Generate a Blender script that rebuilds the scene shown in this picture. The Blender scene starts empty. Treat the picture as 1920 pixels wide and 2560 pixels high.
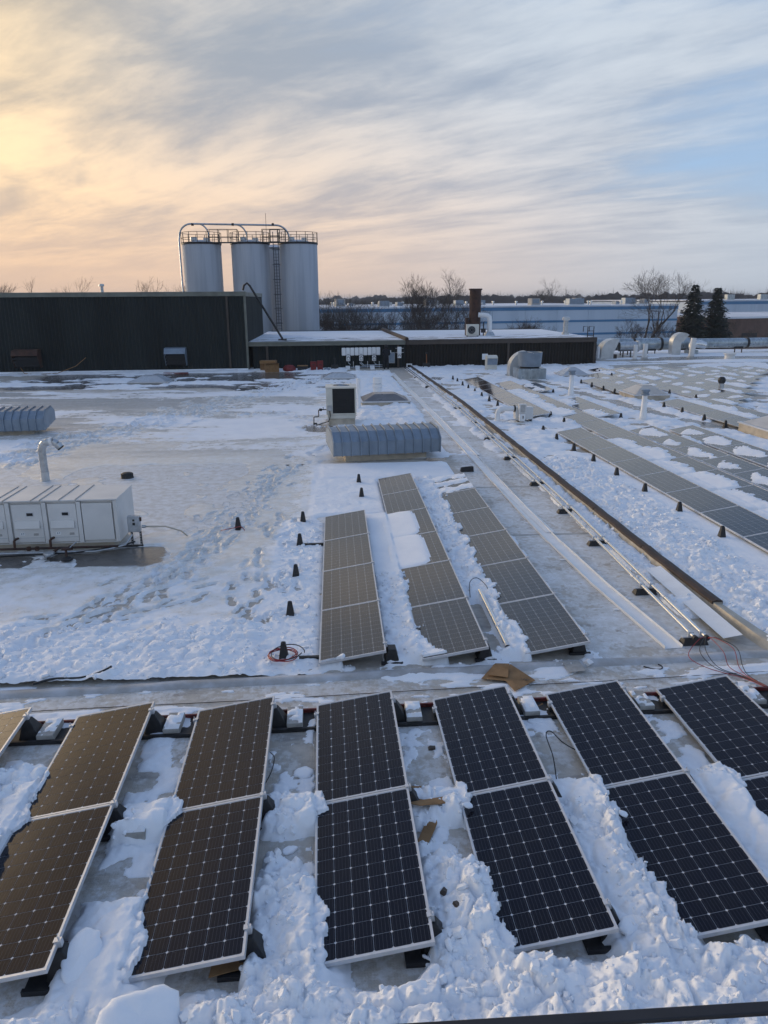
import bpy, bmesh, math, random
import numpy as np
from mathutils import Matrix, Vector, Euler
random.seed(7)
R = math.radians
PI = math.pi
scn = bpy.context.scene
col = scn.collection

# ------------------------------------------------------------------ camera
CAM_H, PITCH, ROLL, YAW, FPX = 5.198, 0.2778, -0.0067, 0.0635, 1864.0
cam_d = bpy.data.cameras.new('camera')
cam = bpy.data.objects.new('camera', cam_d)
col.objects.link(cam)
cam_d.sensor_fit = 'VERTICAL'
cam_d.sensor_height = 36.0
cam_d.lens = FPX / 2560.0 * 36.0
cam_d.clip_start = 0.05
cam_d.clip_end = 9000
_c, _s = math.cos(YAW), math.sin(YAW)
fw = Vector((_s * math.cos(PITCH), _c * math.cos(PITCH), -math.sin(PITCH)))
rt = Vector((_c, -_s, 0)); up = rt.cross(fw)
rt2 = rt * math.cos(ROLL) + up * math.sin(ROLL)
up2 = up * math.cos(ROLL) - rt * math.sin(ROLL)
mw = Matrix((rt2, up2, -fw)).transposed().to_4x4()
mw.translation = Vector((0, 0, CAM_H))
cam.matrix_world = mw
scn.camera = cam

# ------------------------------------------------------------------ view
scn.view_settings.view_transform = 'Standard'
scn.view_settings.look = 'None'
scn.view_settings.exposure = 0.65
scn.view_settings.gamma = 1.0
scn.view_settings.use_curve_mapping = False
scn.cycles.max_bounces = 6
scn.cycles.diffuse_bounces = 3
scn.cycles.glossy_bounces = 3
scn.cycles.transparent_max_bounces = 4

# ------------------------------------------------------------------ node helper
class S_:
    """a socket with arithmetic"""
    def __init__(s, nt, sock): s.nt, s.k = nt, sock
    def _m(s, op, *a, clamp=False):
        n = s.nt.nodes.new('ShaderNodeMath'); n.operation = op; n.use_clamp = clamp
        for i, v in enumerate((s,) + a):
            if isinstance(v, S_): s.nt.links.new(v.k, n.inputs[i])
            else: n.inputs[i].default_value = v
        return S_(s.nt, n.outputs[0])
    def __add__(s, o): return s._m('ADD', o)
    def __radd__(s, o): return s._m('ADD', o)
    def __sub__(s, o): return s._m('SUBTRACT', o)
    def __rsub__(s, o): return (s * -1.0) + o
    def __mul__(s, o): return s._m('MULTIPLY', o)
    def __rmul__(s, o): return s._m('MULTIPLY', o)
    def __truediv__(s, o): return s._m('DIVIDE', o)
    def __lt__(s, o): return s._m('LESS_THAN', o)
    def __gt__(s, o): return s._m('GREATER_THAN', o)
    def fract(s): return s._m('FRACT')
    def abs(s): return s._m('ABSOLUTE')
    def pow(s, p): return s._m('POWER', p)
    def max(s, p): return s._m('MAXIMUM', p)
    def min(s, p): return s._m('MINIMUM', p)
    def smooth(s, a, b, lo=0.0, hi=1.0):
        n = s.nt.nodes.new('ShaderNodeMapRange'); n.interpolation_type = 'SMOOTHSTEP'
        s.nt.links.new(s.k, n.inputs['Value'])
        for nm, v in (('From Min', a), ('From Max', b), ('To Min', lo), ('To Max', hi)): n.inputs[nm].default_value = v
        return S_(s.nt, n.outputs[0])

class G_:
    """one node tree"""
    def __init__(g, nt): g.nt = nt
    def node(g, t): return g.nt.nodes.new(t)
    def coord(g, which='Object'):
        return g.node('ShaderNodeTexCoord').outputs[which]
    def sep(g, v):
        n = g.node('ShaderNodeSeparateXYZ'); g.nt.links.new(v, n.inputs[0])
        return [S_(g.nt, o) for o in n.outputs]
    def comb(g, x, y, z):
        n = g.node('ShaderNodeCombineXYZ')
        for i, v in enumerate((x, y, z)):
            if isinstance(v, S_): g.nt.links.new(v.k, n.inputs[i])
            else: n.inputs[i].default_value = v
        return n.outputs[0]
    def mapping(g, v, scale=(1, 1, 1), rot=(0, 0, 0), loc=(0, 0, 0)):
        n = g.node('ShaderNodeMapping'); g.nt.links.new(v, n.inputs[0])
        n.inputs['Scale'].default_value = scale; n.inputs['Rotation'].default_value = rot; n.inputs['Location'].default_value = loc
        return n.outputs[0]
    def noise(g, v, scale=5, detail=4, rough=0.55, dist=0.0):
        n = g.node('ShaderNodeTexNoise'); g.nt.links.new(v, n.inputs['Vector'])
        n.inputs['Scale'].default_value = scale; n.inputs['Detail'].default_value = detail
        n.inputs['Roughness'].default_value = rough; n.inputs['Distortion'].default_value = dist
        return S_(g.nt, n.outputs['Fac'])
    def voro(g, v, scale=5, feature='F1'):
        n = g.node('ShaderNodeTexVoronoi'); n.feature = feature; g.nt.links.new(v, n.inputs['Vector'])
        n.inputs['Scale'].default_value = scale
        return S_(g.nt, n.outputs['Distance'])
    def attr(g, name):
        n = g.node('ShaderNodeAttribute'); n.attribute_name = name
        return S_(g.nt, n.outputs['Fac'])
    def mix(g, f, a, b):
        n = g.node('ShaderNodeMix'); n.data_type = 'RGBA'
        for i, v in ((0, f), (6, a), (7, b)):
            if isinstance(v, S_): g.nt.links.new(v.k, n.inputs[i])
            elif isinstance(v, bpy.types.NodeSocket): g.nt.links.new(v, n.inputs[i])
            elif isinstance(v, (int, float)): n.inputs[i].default_value = v
            else: n.inputs[i].default_value = (v[0], v[1], v[2], 1)
        return n.outputs[2]
    def bump(g, h, strength=0.3, dist=0.02):
        n = g.node('ShaderNodeBump'); g.nt.links.new(h.k, n.inputs['Height'])
        n.inputs['Strength'].default_value = strength; n.inputs['Distance'].default_value = dist
        return n.outputs[0]

def new_mat(name):
    m = bpy.data.materials.new(name); m.use_nodes = True
    nt = m.node_tree
    return m, G_(nt), nt.nodes['Principled BSDF']
def setc(g, p, inp, v):
    if isinstance(v, S_): g.nt.links.new(v.k, p.inputs[inp])
    elif isinstance(v, bpy.types.NodeSocket): g.nt.links.new(v, p.inputs[inp])
    elif isinstance(v, (int, float)): p.inputs[inp].default_value = v
    else: p.inputs[inp].default_value = (v[0], v[1], v[2], 1)
def simple(name, c, rough=0.6, metal=0.0, var=0.25, scale=3.0, c2=None, bump=0.0, bscale=40, stretch=(1, 1, 1), spec=0.5, thr=(0.35, 0.7)):
    m, g, p = new_mat(name)
    v = g.mapping(g.coord('Object'), scale=stretch)
    n = g.noise(v, scale, 5, 0.6)
    b = c2 if c2 else tuple(x * (1 - var) for x in c)
    setc(g, p, 'Base Color', g.mix(n.smooth(*thr), c, b))
    setc(g, p, 'Roughness', n * 0.25 + (rough - 0.12))
    p.inputs['Metallic'].default_value = metal
    p.inputs['Specular IOR Level'].default_value = spec
    if bump: setc(g, p, 'Normal', g.bump(g.noise(v, bscale, 4, 0.6), bump, 0.01))
    return m

# ------------------------------------------------------------------ sky and sun
SUN_AZ, SUN_EL = R(-48), R(9)      # azimuth from +Y (away), negative to the left
w = bpy.data.worlds.new('World'); scn.world = w; w.use_nodes = True
wg = G_(w.node_tree); bg = w.node_tree.nodes['Background']
sky = wg.node('ShaderNodeTexSky'); sky.sky_type = 'NISHITA'; sky.sun_disc = False
sky.sun_elevation = SUN_EL; sky.sun_rotation = SUN_AZ
sky.air_density = 1.0; sky.dust_density = 1.2; sky.ozone_density = 2.0
d = wg.coord('Generated')
dx, dy, dz = wg.sep(d)
sd = (math.sin(SUN_AZ) * math.cos(SUN_EL), math.cos(SUN_AZ) * math.cos(SUN_EL), math.sin(SUN_EL))
glow = (dx * sd[0] + dy * sd[1] + dz * sd[2]).max(0.0)          # 1 toward the sun
g_wide = glow.smooth(0.45, 0.97)
g_near = glow.smooth(0.76, 1.0)
g_hor = glow.smooth(0.15, 0.93)
el = dz.max(0.0)
den = el + 0.10
px, py = dx / den, dy / den
ST = R(-47)
sa, ca = math.sin(ST), math.cos(ST)
along = px * sa + py * ca
across = px * ca - py * sa
warp = wg.noise(wg.comb(along * 0.30, across * 0.45, 3.0), 1.0, 3, 0.5)
vs2 = wg.comb(along * 0.72 + warp * 1.7, across * 1.35 + warp * 1.5, 0.0)
n1 = wg.noise(vs2, 1.05, 9, 0.60, 0.15)                           # broad streaks
n2 = wg.noise(wg.comb(along * 1.0 + warp, across * 2.9 + warp * 1.3, 7.0), 1.5, 8, 0.64, 0.2)   # fine fibres
n3 = wg.noise(wg.comb(along * 0.14 + warp * 0.3, across * 0.36, 11.0), 1.2, 4, 0.5)
cl = (n1 * 0.58 + n2 * 0.24 + n3 * 0.18).smooth(0.39, 0.61)       # light or dark streak
side = dx * 0.95 + el * 1.9 + dy * 0.15
cover = (n3 * 0.55 + n1 * 0.45 - side.smooth(0.22, 1.45) * 0.335).smooth(0.13, 0.36)
K = 11.5
def k3(r, g_, b): return (r * K, g_ * K, b * K)
lit = wg.mix(g_near, wg.mix(g_wide, k3(0.345, 0.385, 0.435), k3(0.43, 0.38, 0.325)), k3(0.80, 0.585, 0.32))
drk = wg.mix(g_near, wg.mix(g_wide, k3(0.205, 0.25, 0.32), k3(0.215, 0.23, 0.25)), k3(0.44, 0.345, 0.225))
warmlow = g_hor * (1.0 - el.smooth(0.03, 0.30))
cloud = wg.mix(warmlow * 0.62, wg.mix(cl, drk, lit), wg.mix(cl, k3(0.36, 0.29, 0.25), k3(0.80, 0.53, 0.30)))
hz = el.smooth(-0.01, 0.16)
blue = wg.mix(0.70, sky.outputs[0], wg.mix(el.smooth(0.15, 0.75), k3(0.23, 0.34, 0.52), k3(0.155, 0.225, 0.385)))
base = wg.mix(cover, blue, cloud)
horizon = wg.mix(g_hor, k3(0.29, 0.325, 0.375), k3(0.47, 0.33, 0.24))
core = glow.smooth(0.91, 1.0)                                     # veiled sun, off to the left of the frame
final0 = wg.mix(hz, horizon, base)
fa = wg.node('ShaderNodeMix'); fa.data_type = 'RGBA'; fa.blend_type = 'ADD'; fa.inputs[0].default_value = 1.0
w.node_tree.links.new(final0, fa.inputs[6]); w.node_tree.links.new(wg.mix(core, (0, 0, 0), k3(2.2, 1.75, 1.25)), fa.inputs[7])
final = fa.outputs[2]
w.node_tree.links.new(final, bg.inputs['Color'])
bg.inputs['Strength'].default_value = 0.1

sun_d = bpy.data.lights.new('sun', 'SUN'); sun_d.energy = 0.7; sun_d.angle = R(14); sun_d.color = (1.0, 0.78, 0.52)
sun = bpy.data.objects.new('sun', sun_d); col.objects.link(sun)
sun.rotation_euler = Vector(sd).to_track_quat('Z', 'Y').to_euler()

# ------------------------------------------------------------------ mesh helper
class MB:
    def __init__(s): s.v = []; s.f = []
    def add(s, vs, fs):
        o = len(s.v); s.v += [tuple(p) for p in vs]; s.f += [tuple(i + o for i in f) for f in fs]; return s
    def hexa(s, p):   # 8 points: bottom ring then top ring
        return s.add(p, [(3, 2, 1, 0), (4, 5, 6, 7), (0, 1, 5, 4), (1, 2, 6, 5), (2, 3, 7, 6), (3, 0, 4, 7)])
    def box(s, x0, x1, y0, y1, z0, z1):
        return s.hexa([(x0, y0, z0), (x1, y0, z0), (x1, y1, z0), (x0, y1, z0), (x0, y0, z1), (x1, y0, z1), (x1, y1, z1), (x0, y1, z1)])
    def frus(s, cx, cy, z0, z1, a0, b0, a1, b1, ox=0, oy=0):   # truncated pyramid
        return s.hexa([(cx - a0, cy - b0, z0), (cx + a0, cy - b0, z0), (cx + a0, cy + b0, z0), (cx - a0, cy + b0, z0),
                       (cx + ox - a1, cy + oy - b1, z1), (cx + ox + a1, cy + oy - b1, z1), (cx + ox + a1, cy + oy + b1, z1), (cx + ox - a1, cy + oy + b1, z1)])
    def prism(s, poly, y0, y1, axis='y'):   # poly in (x,z) extruded along y, or (y,z) along x, or (x,y) along z
        n = len(poly)
        def P(a, b, t): return {'y': (a, t, b), 'x': (t, a, b), 'z': (a, b, t)}[axis]
        vs = [P(a, b, y0) for a, b in poly] + [P(a, b, y1) for a, b in poly]
        fs = [tuple(range(n))[::-1], tuple(range(n, 2 * n))] + [(i, (i + 1) % n, n + (i + 1) % n, n + i) for i in range(n)]
        return s.add(vs, fs)
    def tube(s, pts, r, n=8, caps=True):
        pts = [Vector(p) for p in pts]; m = len(pts)
        rs = r if isinstance(r, (list, tuple)) else [r] * m
        vs = []; prev = None
        for i, p in enumerate(pts):
            t = (pts[min(i + 1, m - 1)] - pts[max(i - 1, 0)])
            if t.length < 1e-9: t = Vector((0, 0, 1))
            t.normalize()
            if prev is None:
                a = Vector((0, 0, 1)) if abs(t.z) < 0.9 else Vector((1, 0, 0))
                u = t.cross(a).normalized()
            else:
                u = (prev - t * prev.dot(t)); u = u.normalized() if u.length > 1e-6 else t.orthogonal().normalized()
            prev = u; v = t.cross(u)
            for k in range(n):
                an = 2 * PI * k / n
                vs.append(p + (u * math.cos(an) + v * math.sin(an)) * rs[i])
        fs = [(i * n + k, i * n + (k + 1) % n, (i + 1) * n + (k + 1) % n, (i + 1) * n + k) for i in range(m - 1) for k in range(n)]
        if caps: fs += [tuple(range(n))[::-1], tuple(range((m - 1) * n, m * n))]
        return s.add(vs, fs)
    def lathe(s, prof, n=20, c=(0, 0, 0), a0=0.0, a1=2 * PI):
        full = abs(a1 - a0 - 2 * PI) < 1e-6; m = n if full else n + 1
        vs = [(c[0] + r * math.cos(a0 + (a1 - a0) * k / n), c[1] + r * math.sin(a0 + (a1 - a0) * k / n), c[2] + z) for r, z in prof for k in range(m)]
        fs = []
        for i in range(len(prof) - 1):
            for k in range(n):
                k2 = (k + 1) % m
                fs.append((i * m + k, i * m + k2, (i + 1) * m + k2, (i + 1) * m + k))
        return s.add(vs, fs)
    def mesh(s, name, mat=None, smooth=None):
        me = bpy.data.meshes.new(name); me.from_pydata(s.v, [], s.f); me.update()
        if mat: me.materials.append(mat)
        if smooth is not None:
            me.polygons.foreach_set('use_smooth', [True] * len(me.polygons))
            if smooth < 180: me.set_sharp_from_angle(angle=R(smooth))
        return me

def link(name, me, parent=None, loc=None, rot=None):
    o = bpy.data.objects.new(name, me); col.objects.link(o)
    if parent is not None: o.parent = parent
    if loc is not None: o.location = loc
    if rot is not None: o.rotation_euler = rot
    return o
def part(name, mb, mat, parent, smooth=None, bevel=0.0, label=None, kind=None):
    o = link(name, mb.mesh(name, mat, smooth), parent)
    if bevel:
        b = o.modifiers.new('bevel', 'BEVEL'); b.width = bevel; b.segments = 2; b.limit_method = 'ANGLE'
    if label: o['label'] = label
    if kind: o['kind'] = kind
    return o
def tag(o, label, cat, group=None):
    o['label'] = label; o['category'] = cat
    if group: o['group'] = group
    return o
def thing(name, label, cat, loc=(0, 0, 0), rz=0.0, group=None):
    o = link(name, None, None, loc, (0, 0, rz)); o.empty_display_size = 0.1
    return tag(o, label, cat, group)
def struct(name, mb, mat, smooth=None, kind='structure'):
    o = link(name, mb.mesh(name, mat, smooth)); o['kind'] = kind; return o
ORD = ['nearest', 'second', 'third', 'fourth', 'fifth', 'sixth', 'seventh', 'eighth', 'ninth', 'tenth', 'eleventh', 'twelfth', 'thirteenth',
       'fourteenth', 'fifteenth', 'sixteenth', 'seventeenth', 'eighteenth', 'nineteenth', 'twentieth', 'twenty-first', 'twenty-second']

# ------------------------------------------------------------------ numpy noise
def _h(ix, iy, seed):
    n = (ix.astype(np.int64) * 374761393 + iy.astype(np.int64) * 668265263 + seed * 1274126177) & 0xffffffff
    n = ((n ^ (n >> 13)) * 1274126177) & 0xffffffff
    n = ((n ^ (n >> 15)) * 2246822519) & 0xffffffff
    return ((n ^ (n >> 16)) & 0xffffff) / float(0xffffff)
def vn(x, y, seed=0):
    ix = np.floor(x); iy = np.floor(y); fx = x - ix; fy = y - iy
    fx = fx * fx * fx * (fx * (fx * 6 - 15) + 10); fy = fy * fy * fy * (fy * (fy * 6 - 15) + 10)
    a = _h(ix, iy, seed); b = _h(ix + 1, iy, seed); c = _h(ix, iy + 1, seed); e = _h(ix + 1, iy + 1, seed)
    return a + (b - a) * fx + (c - a) * fy + (a - b - c + e) * fx * fy
def fbm(x, y, seed=0, oct=4, rough=0.5):
    s = 0; a = 1.0; t = 0
    for i in range(oct):
        ca, sa_ = math.cos(i * 1.1), math.sin(i * 1.1)
        s = s + a * vn((x * ca - y * sa_) * 2 ** i, (x * sa_ + y * ca) * 2 ** i, seed + 17 * i); t += a; a *= rough
    return s / t
def billow(x, y, seed=0, oct=3):
    s = 0; a = 1.0; t = 0
    for i in range(oct):
        ca, sa_ = math.cos(i * 1.7), math.sin(i * 1.7)
        s = s + a * (1 - np.abs(2 * vn((x * ca - y * sa_) * 2 ** i, (x * sa_ + y * ca) * 2 ** i, seed + 31 * i) - 1)); t += a; a *= 0.5
    return s / t
def voro(x, y, seed=0):
    """F1, F2, cell random, tilt term of the nearest cell"""
    ix = np.floor(x); iy = np.floor(y)
    d1 = np.full(x.shape, 9.0); d2 = np.full(x.shape, 9.0); rnd = np.zeros(x.shape); tilt = np.zeros(x.shape)
    for i in (-1, 0, 1):
        for j in (-1, 0, 1):
            cx = ix + i; cy = iy + j
            qx = cx + 0.1 + 0.8 * _h(cx, cy, seed) - x; qy = cy + 0.1 + 0.8 * _h(cx, cy, seed + 1) - y
            dd = np.sqrt(qx * qx + qy * qy)
            r_ = _h(cx, cy, seed + 2); tl = qx * (_h(cx, cy, seed + 3) - 0.5) + qy * (_h(cx, cy, seed + 4) - 0.5)
            near = dd < d1
            d2 = np.where(near, d1, np.minimum(d2, dd))
            rnd = np.where(near, r_, rnd); tilt = np.where(near, tl, tilt); d1 = np.where(near, dd, d1)
    return d1, d2, rnd, tilt
def sm(a, b, x):
    t = np.clip((x - a) / (b - a), 0, 1); return t * t * (3 - 2 * t)
def band(x, a, b, soft):
    return sm(a - soft, a + soft, x) * (1 - sm(b - soft, b + soft, x))
def zd(y):
    return 0.0145 * (np.minimum(y, 8.714) - 8.714)

# ------------------------------------------------------------------ materials
M = {}
def mk_snow(name, icy=False):
    m, g, p = new_mat(name)
    co = g.coord('Object')
    n = g.noise(co, 1.3, 5, 0.6); f = g.noise(co, 34, 4, 0.65); ff = g.noise(co, 150, 2, 0.6)
    ic = g.attr('icy')
    a = g.mix(n.smooth(0.35, 0.7), (0.86, 0.88, 0.91), (0.78, 0.81, 0.86))
    b = g.mix(g.noise(co, 5, 4, 0.6).smooth(0.38, 0.68), (0.66, 0.645, 0.61), (0.74, 0.75, 0.755))
    k = (ic + (g.noise(co, 2.4, 5, 0.65) - 0.5) * 0.9).smooth(0.32, 0.62)
    setc(g, p, 'Base Color', g.mix(k, a, b))
    setc(g, p, 'Roughness', k * -0.44 + 0.62)
    p.inputs['Specular IOR Level'].default_value = 0.35
    p.inputs['Subsurface Weight'].default_value = 0.0
    setc(g, p, 'Normal', g.bump(f * 0.7 + ff * 0.3, 0.35, 0.012))
    return m
M['snow'] = mk_snow('snow')
def mk_deck():
    m, g, p = new_mat('roof_membrane')
    co = g.coord('Object'); x, y, z = g.sep(co)
    n = g.noise(co, 0.7, 6, 0.62); n2 = g.noise(co, 4.0, 6, 0.65); n3 = g.noise(g.mapping(co, scale=(1, 3.5, 1)), 1.1, 5, 0.6, 0.4)
    weave = ((x * 42.0).fract() - 0.5).abs() * ((y * 42.0).fract() - 0.5).abs()
    mem = g.mix(n2.smooth(0.3, 0.72), (0.52, 0.48, 0.425), (0.36, 0.33, 0.29))
    mem = g.mix(n3.smooth(0.50, 0.74), mem, (0.29, 0.27, 0.25))
    ice_c = g.mix(n2.smooth(0.35, 0.65), (0.72, 0.74, 0.77), (0.54, 0.53, 0.51))
    n5 = g.noise(co, 9.0, 6, 0.7)
    ice_k = (g.attr('ice') + (n * 0.35 + n2 * 0.35 + n5 * 0.30 - 0.5) * 2.6).smooth(0.40, 0.62)
    c = g.mix(ice_k, mem, ice_c)
    wet_k = (g.attr('wet') + (n3 * 0.6 + n * 0.4 - 0.5) * 1.3).smooth(0.40, 0.62)
    wetc = g.mix(n2.smooth(0.4, 0.7), (0.135, 0.125, 0.115), (0.085, 0.08, 0.078))
    c = g.mix(wet_k, c, wetc)
    setc(g, p, 'Base Color', c)
    rgh = (0.62 - ice_k * 0.30 + n2 * 0.18) * (1.0 - wet_k * 0.86) + 0.03
    setc(g, p, 'Roughness', rgh)
    setc(g, p, 'Normal', g.bump(n2 * 0.6 + g.noise(co, 22, 4, 0.6) * 0.4 + weave * 0.5 * (1.0 - ice_k), 0.55, 0.03))
    return m
M['deck'] = mk_deck()
M['alu'] = simple('anodised_frame', (0.62, 0.63, 0.65), 0.38, 0.35, 0.12, 6)
M['steel'] = simple('galvanised_steel', (0.50, 0.53, 0.56), 0.34, 0.75, 0.3, 7)
M['hood'] = simple('painted_hood_metal', (0.23, 0.285, 0.35), 0.45, 0.25, 0.18, 2.2)
M['emt'] = simple('bright_conduit', (0.74, 0.74, 0.73), 0.22, 0.9, 0.1, 4)
M['duct'] = simple('duct_sheet_metal', (0.40, 0.46, 0.50), 0.30, 0.7, 0.4, 1.5, stretch=(1.5, 1, 1))
M['duct_light'] = simple('pale_duct_metal', (0.60, 0.62, 0.63), 0.4, 0.45, 0.25, 1.2)
M['white'] = simple('white_paint', (0.80, 0.81, 0.82), 0.42, 0, 0.10, 2)
M['cream'] = simple('cream_cabinet_paint', (0.66, 0.64, 0.57), 0.45, 0, 0.14, 1.6)
M['cabinet'] = simple('pale_cabinet_paint', (0.66, 0.655, 0.64), 0.40, 0, 0.12, 1.2)
M['louver'] = simple('dark_coil', (0.012, 0.014, 0.018), 0.5, 0.2, 0.4, 30)
M['black'] = simple('black_rubber', (0.018, 0.018, 0.02), 0.55, 0, 0.4, 14)
M['blackpipe'] = simple('black_iron_pipe', (0.03, 0.022, 0.02), 0.5, 0.3, 0.5, 12, c2=(0.07, 0.028, 0.02))
M['rust'] = simple('rusty_steel', (0.072, 0.032, 0.020), 0.75, 0.1, 0.5, 2.5, c2=(0.036, 0.020, 0.015), bump=0.3)
M['rustcap'] = simple('rusty_curb_cap', (0.030, 0.019, 0.015), 0.7, 0.0, 0.5, 3.0, c2=(0.060, 0.038, 0.028), bump=0.35, bscale=25)
M['curb'] = simple('curb_membrane', (0.52, 0.46, 0.37), 0.65, 0, 0.3, 2.5, bump=0.3, bscale=12)
M['concrete'] = simple('concrete_paver', (0.40, 0.39, 0.37), 0.85, 0, 0.25, 9, bump=0.4, bscale=60)
M['red'] = simple('red_rail', (0.16, 0.022, 0.022), 0.5, 0.1, 0.6, 9, c2=(0.03, 0.012, 0.012))
M['cardboard'] = simple('cardboard', (0.30, 0.17, 0.075), 0.85, 0, 0.28, 6, bump=0.15, bscale=80)
M['wire_black'] = simple('black_wire', (0.012, 0.012, 0.014), 0.5)
M['wire_red'] = simple('red_wire', (0.34, 0.03, 0.03), 0.5)
M['siding'] = simple('dark_green_siding', (0.020, 0.026, 0.026), 0.6, 0.0, 0.35, 0.5, stretch=(1, 1, 0.2), spec=.22)
M['siding_brown'] = simple('dark_brown_siding', (0.021, 0.018, 0.015), 0.6, 0.0, 0.35, 0.5, stretch=(1, 1, 0.2), spec=.22)
M['trim'] = simple('brown_trim', (0.060, 0.045, 0.036), 0.5, 0, 0.2, 2)
M['coping'] = simple('pale_green_coping', (0.17, 0.18, 0.155), 0.45, 0.2, 0.25, 1.5)
M['silo'] = simple('weathered_silo_steel', (0.45, 0.49, 0.55), 0.7, 0.0, 0.26, 0.6, spec=.2, c2=(0.37, 0.41, 0.47), stretch=(2.6, 2.6, 0.12), thr=(0.42, 0.62))
M['rail'] = simple('dark_handrail', (0.035, 0.033, 0.035), 0.5, 0.3, 0.3, 4)
M['skylight'] = simple('acrylic_dome', (0.46, 0.49, 0.53), 0.28, 0, 0.15, 1.5)
M['skylight_warm'] = simple('weathered_acrylic_dome', (0.58, 0.54, 0.49), 0.32, 0, 0.18, 1.5)
M['skylight_dark'] = simple('smoked_acrylic_dome', (0.17, 0.165, 0.17), 0.3, 0, 0.2, 2)
M['skin'] = simple('skin', (0.42, 0.24, 0.17), 0.6)
M['cloth'] = simple('dark_work_clothes', (0.012, 0.013, 0.019), 0.85, 0, 0.3, 8)
M['redbag'] = simple('red_tool_bag', (0.20, 0.018, 0.018), 0.6, 0, 0.4, 8)
M['orange'] = simple('orange_handle', (0.26, 0.09, 0.02), 0.6)
M['bark'] = simple('bark', (0.060, 0.047, 0.040), 0.9, 0, 0.35, 3)
M['twig'] = simple('winter_twigs', (0.075, 0.060, 0.052), 0.9, 0, 0.35, 2)
M['needle'] = simple('spruce_needles', (0.016, 0.030, 0.018), 0.8, 0, 0.5, 1.2)
M['brick_far'] = simple('brown_brickwork', (0.13, 0.075, 0.055), 0.85, 0, 0.25, 0.8)
M['wood_far'] = simple('far_winter_woodland', (0.075, 0.068, 0.070), 0.95, 0, 0.35, 0.05)
M['cellback'] = simple('white_backsheet', (0.60, 0.61, 0.63), 0.14, 0, 0.06, 5, spec=.25)
M['spout'] = simple('silo_ladder_steel', (0.09, 0.10, 0.12), 0.5, 0.3, 0.3, 4)

def mk_cell(name, pattern):
    """dark silicon under glass; thin printed bus bars (and for whole laminates the cell grid)"""
    m, g, p = new_mat(name)
    co = g.coord('Object'); x, y, z = g.sep(co)
    pos = g.node('ShaderNodeNewGeometry').outputs['Position']
    n = g.noise(pos, 2.2, 4, 0.6)
    c = g.mix(n.smooth(0.3, 0.7), (0.0035, 0.0045, 0.012), (0.006, 0.006, 0.011))
    if pattern:
        sx, sy, W, L = pattern
        u = ((x - (W - 6 * sx) / 2) / sx); v = ((y - (L - 12 * sy) / 2) / sy)
        fu = (u.fract() - 0.5).abs(); fv = (v.fract() - 0.5).abs()
        line = (fu > 0.4865).max(fv > 0.490)
        dia = (fu + fv) > 0.925
        line = line.max(dia)
        bus = ((u.fract() * 5.0).fract() - 0.5).abs() < 0.045
        c = g.mix(bus * 0.22, c, (0.30, 0.32, 0.36))
        c = g.mix(line * 0.7, c, (0.42, 0.44, 0.47))
    else:
        bus = (((x + 0.0785) / 0.157 * 5.0).fract() - 0.5).abs() < 0.040
        fing = ((x + 0.0785) / 0.157 * 5.0).fract()
        c = g.mix(bus * 0.15, c, (0.30, 0.32, 0.36))
    setc(g, p, 'Base Color', c)
    fr_ = (g.noise(pos, 3.2, 5, .65) * .6 + g.noise(pos, 26, 4, .7) * .4).smooth(.60, .74)
    c = g.mix(fr_ * 0.02, c, (.7, .74, .8)); setc(g, p, 'Base Color', c)
    setc(g, p, 'Roughness', fr_ * .22 + 0.09)
    p.inputs['Specular Tint'].default_value = (1.0, .86, .70, 1) if pattern else (1.0, .93, .88, 1)     # anti-reflection coating
    p.inputs['IOR'].default_value = 1.85 if pattern else 1.34
    p.inputs['Specular IOR Level'].default_value = 0.5
    setc(g, p, 'Normal', g.bump(g.noise(pos, 1.7, 4, 0.55), 0.09, 0.02))
    return m
PW, PL = 0.992, 1.958
M['cell'] = mk_cell('solar_cell', None)
M['laminate'] = mk_cell('solar_laminate', (0.1585, 0.1595, PW, PL))

# ------------------------------------------------------------------ grid sheets
def grid_mesh(name, xs, ys, Z, mat, attrs=None, keep=None):
    nx, ny = len(xs), len(ys)
    X, Y = np.meshgrid(xs, ys)
    co = np.stack([X, Y, Z], -1).reshape(-1, 3).astype(np.float32)
    idx = np.arange(nx * ny).reshape(ny, nx)
    q = np.stack([idx[:-1, :-1], idx[:-1, 1:], idx[1:, 1:], idx[1:, :-1]], -1).reshape(-1, 4)
    if keep is not None:
        kv = keep.reshape(-1); q = q[kv[q].any(1)]
        used = np.zeros(nx * ny, bool); used[q.reshape(-1)] = True
        remap = np.cumsum(used) - 1; co = co[used]; q = remap[q]
    else: used = np.ones(nx * ny, bool)
    me = bpy.data.meshes.new(name)
    me.vertices.add(len(co)); me.vertices.foreach_set('co', co.reshape(-1))
    me.loops.add(q.size); me.loops.foreach_set('vertex_index', q.reshape(-1).astype(np.int32))
    me.polygons.add(len(q)); me.polygons.foreach_set('loop_start', np.arange(0, q.size, 4, dtype=np.int32))
    me.polygons.foreach_set('use_smooth', np.ones(len(q), bool))
    me.update(calc_edges=True)
    for k, v in (attrs or {}).items():
        a = me.attributes.new(k, 'FLOAT', 'POINT'); a.data.foreach_set('value', v.reshape(-1)[used].astype(np.float32))
    me.materials.append(mat)
    return link(name, me)

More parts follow.
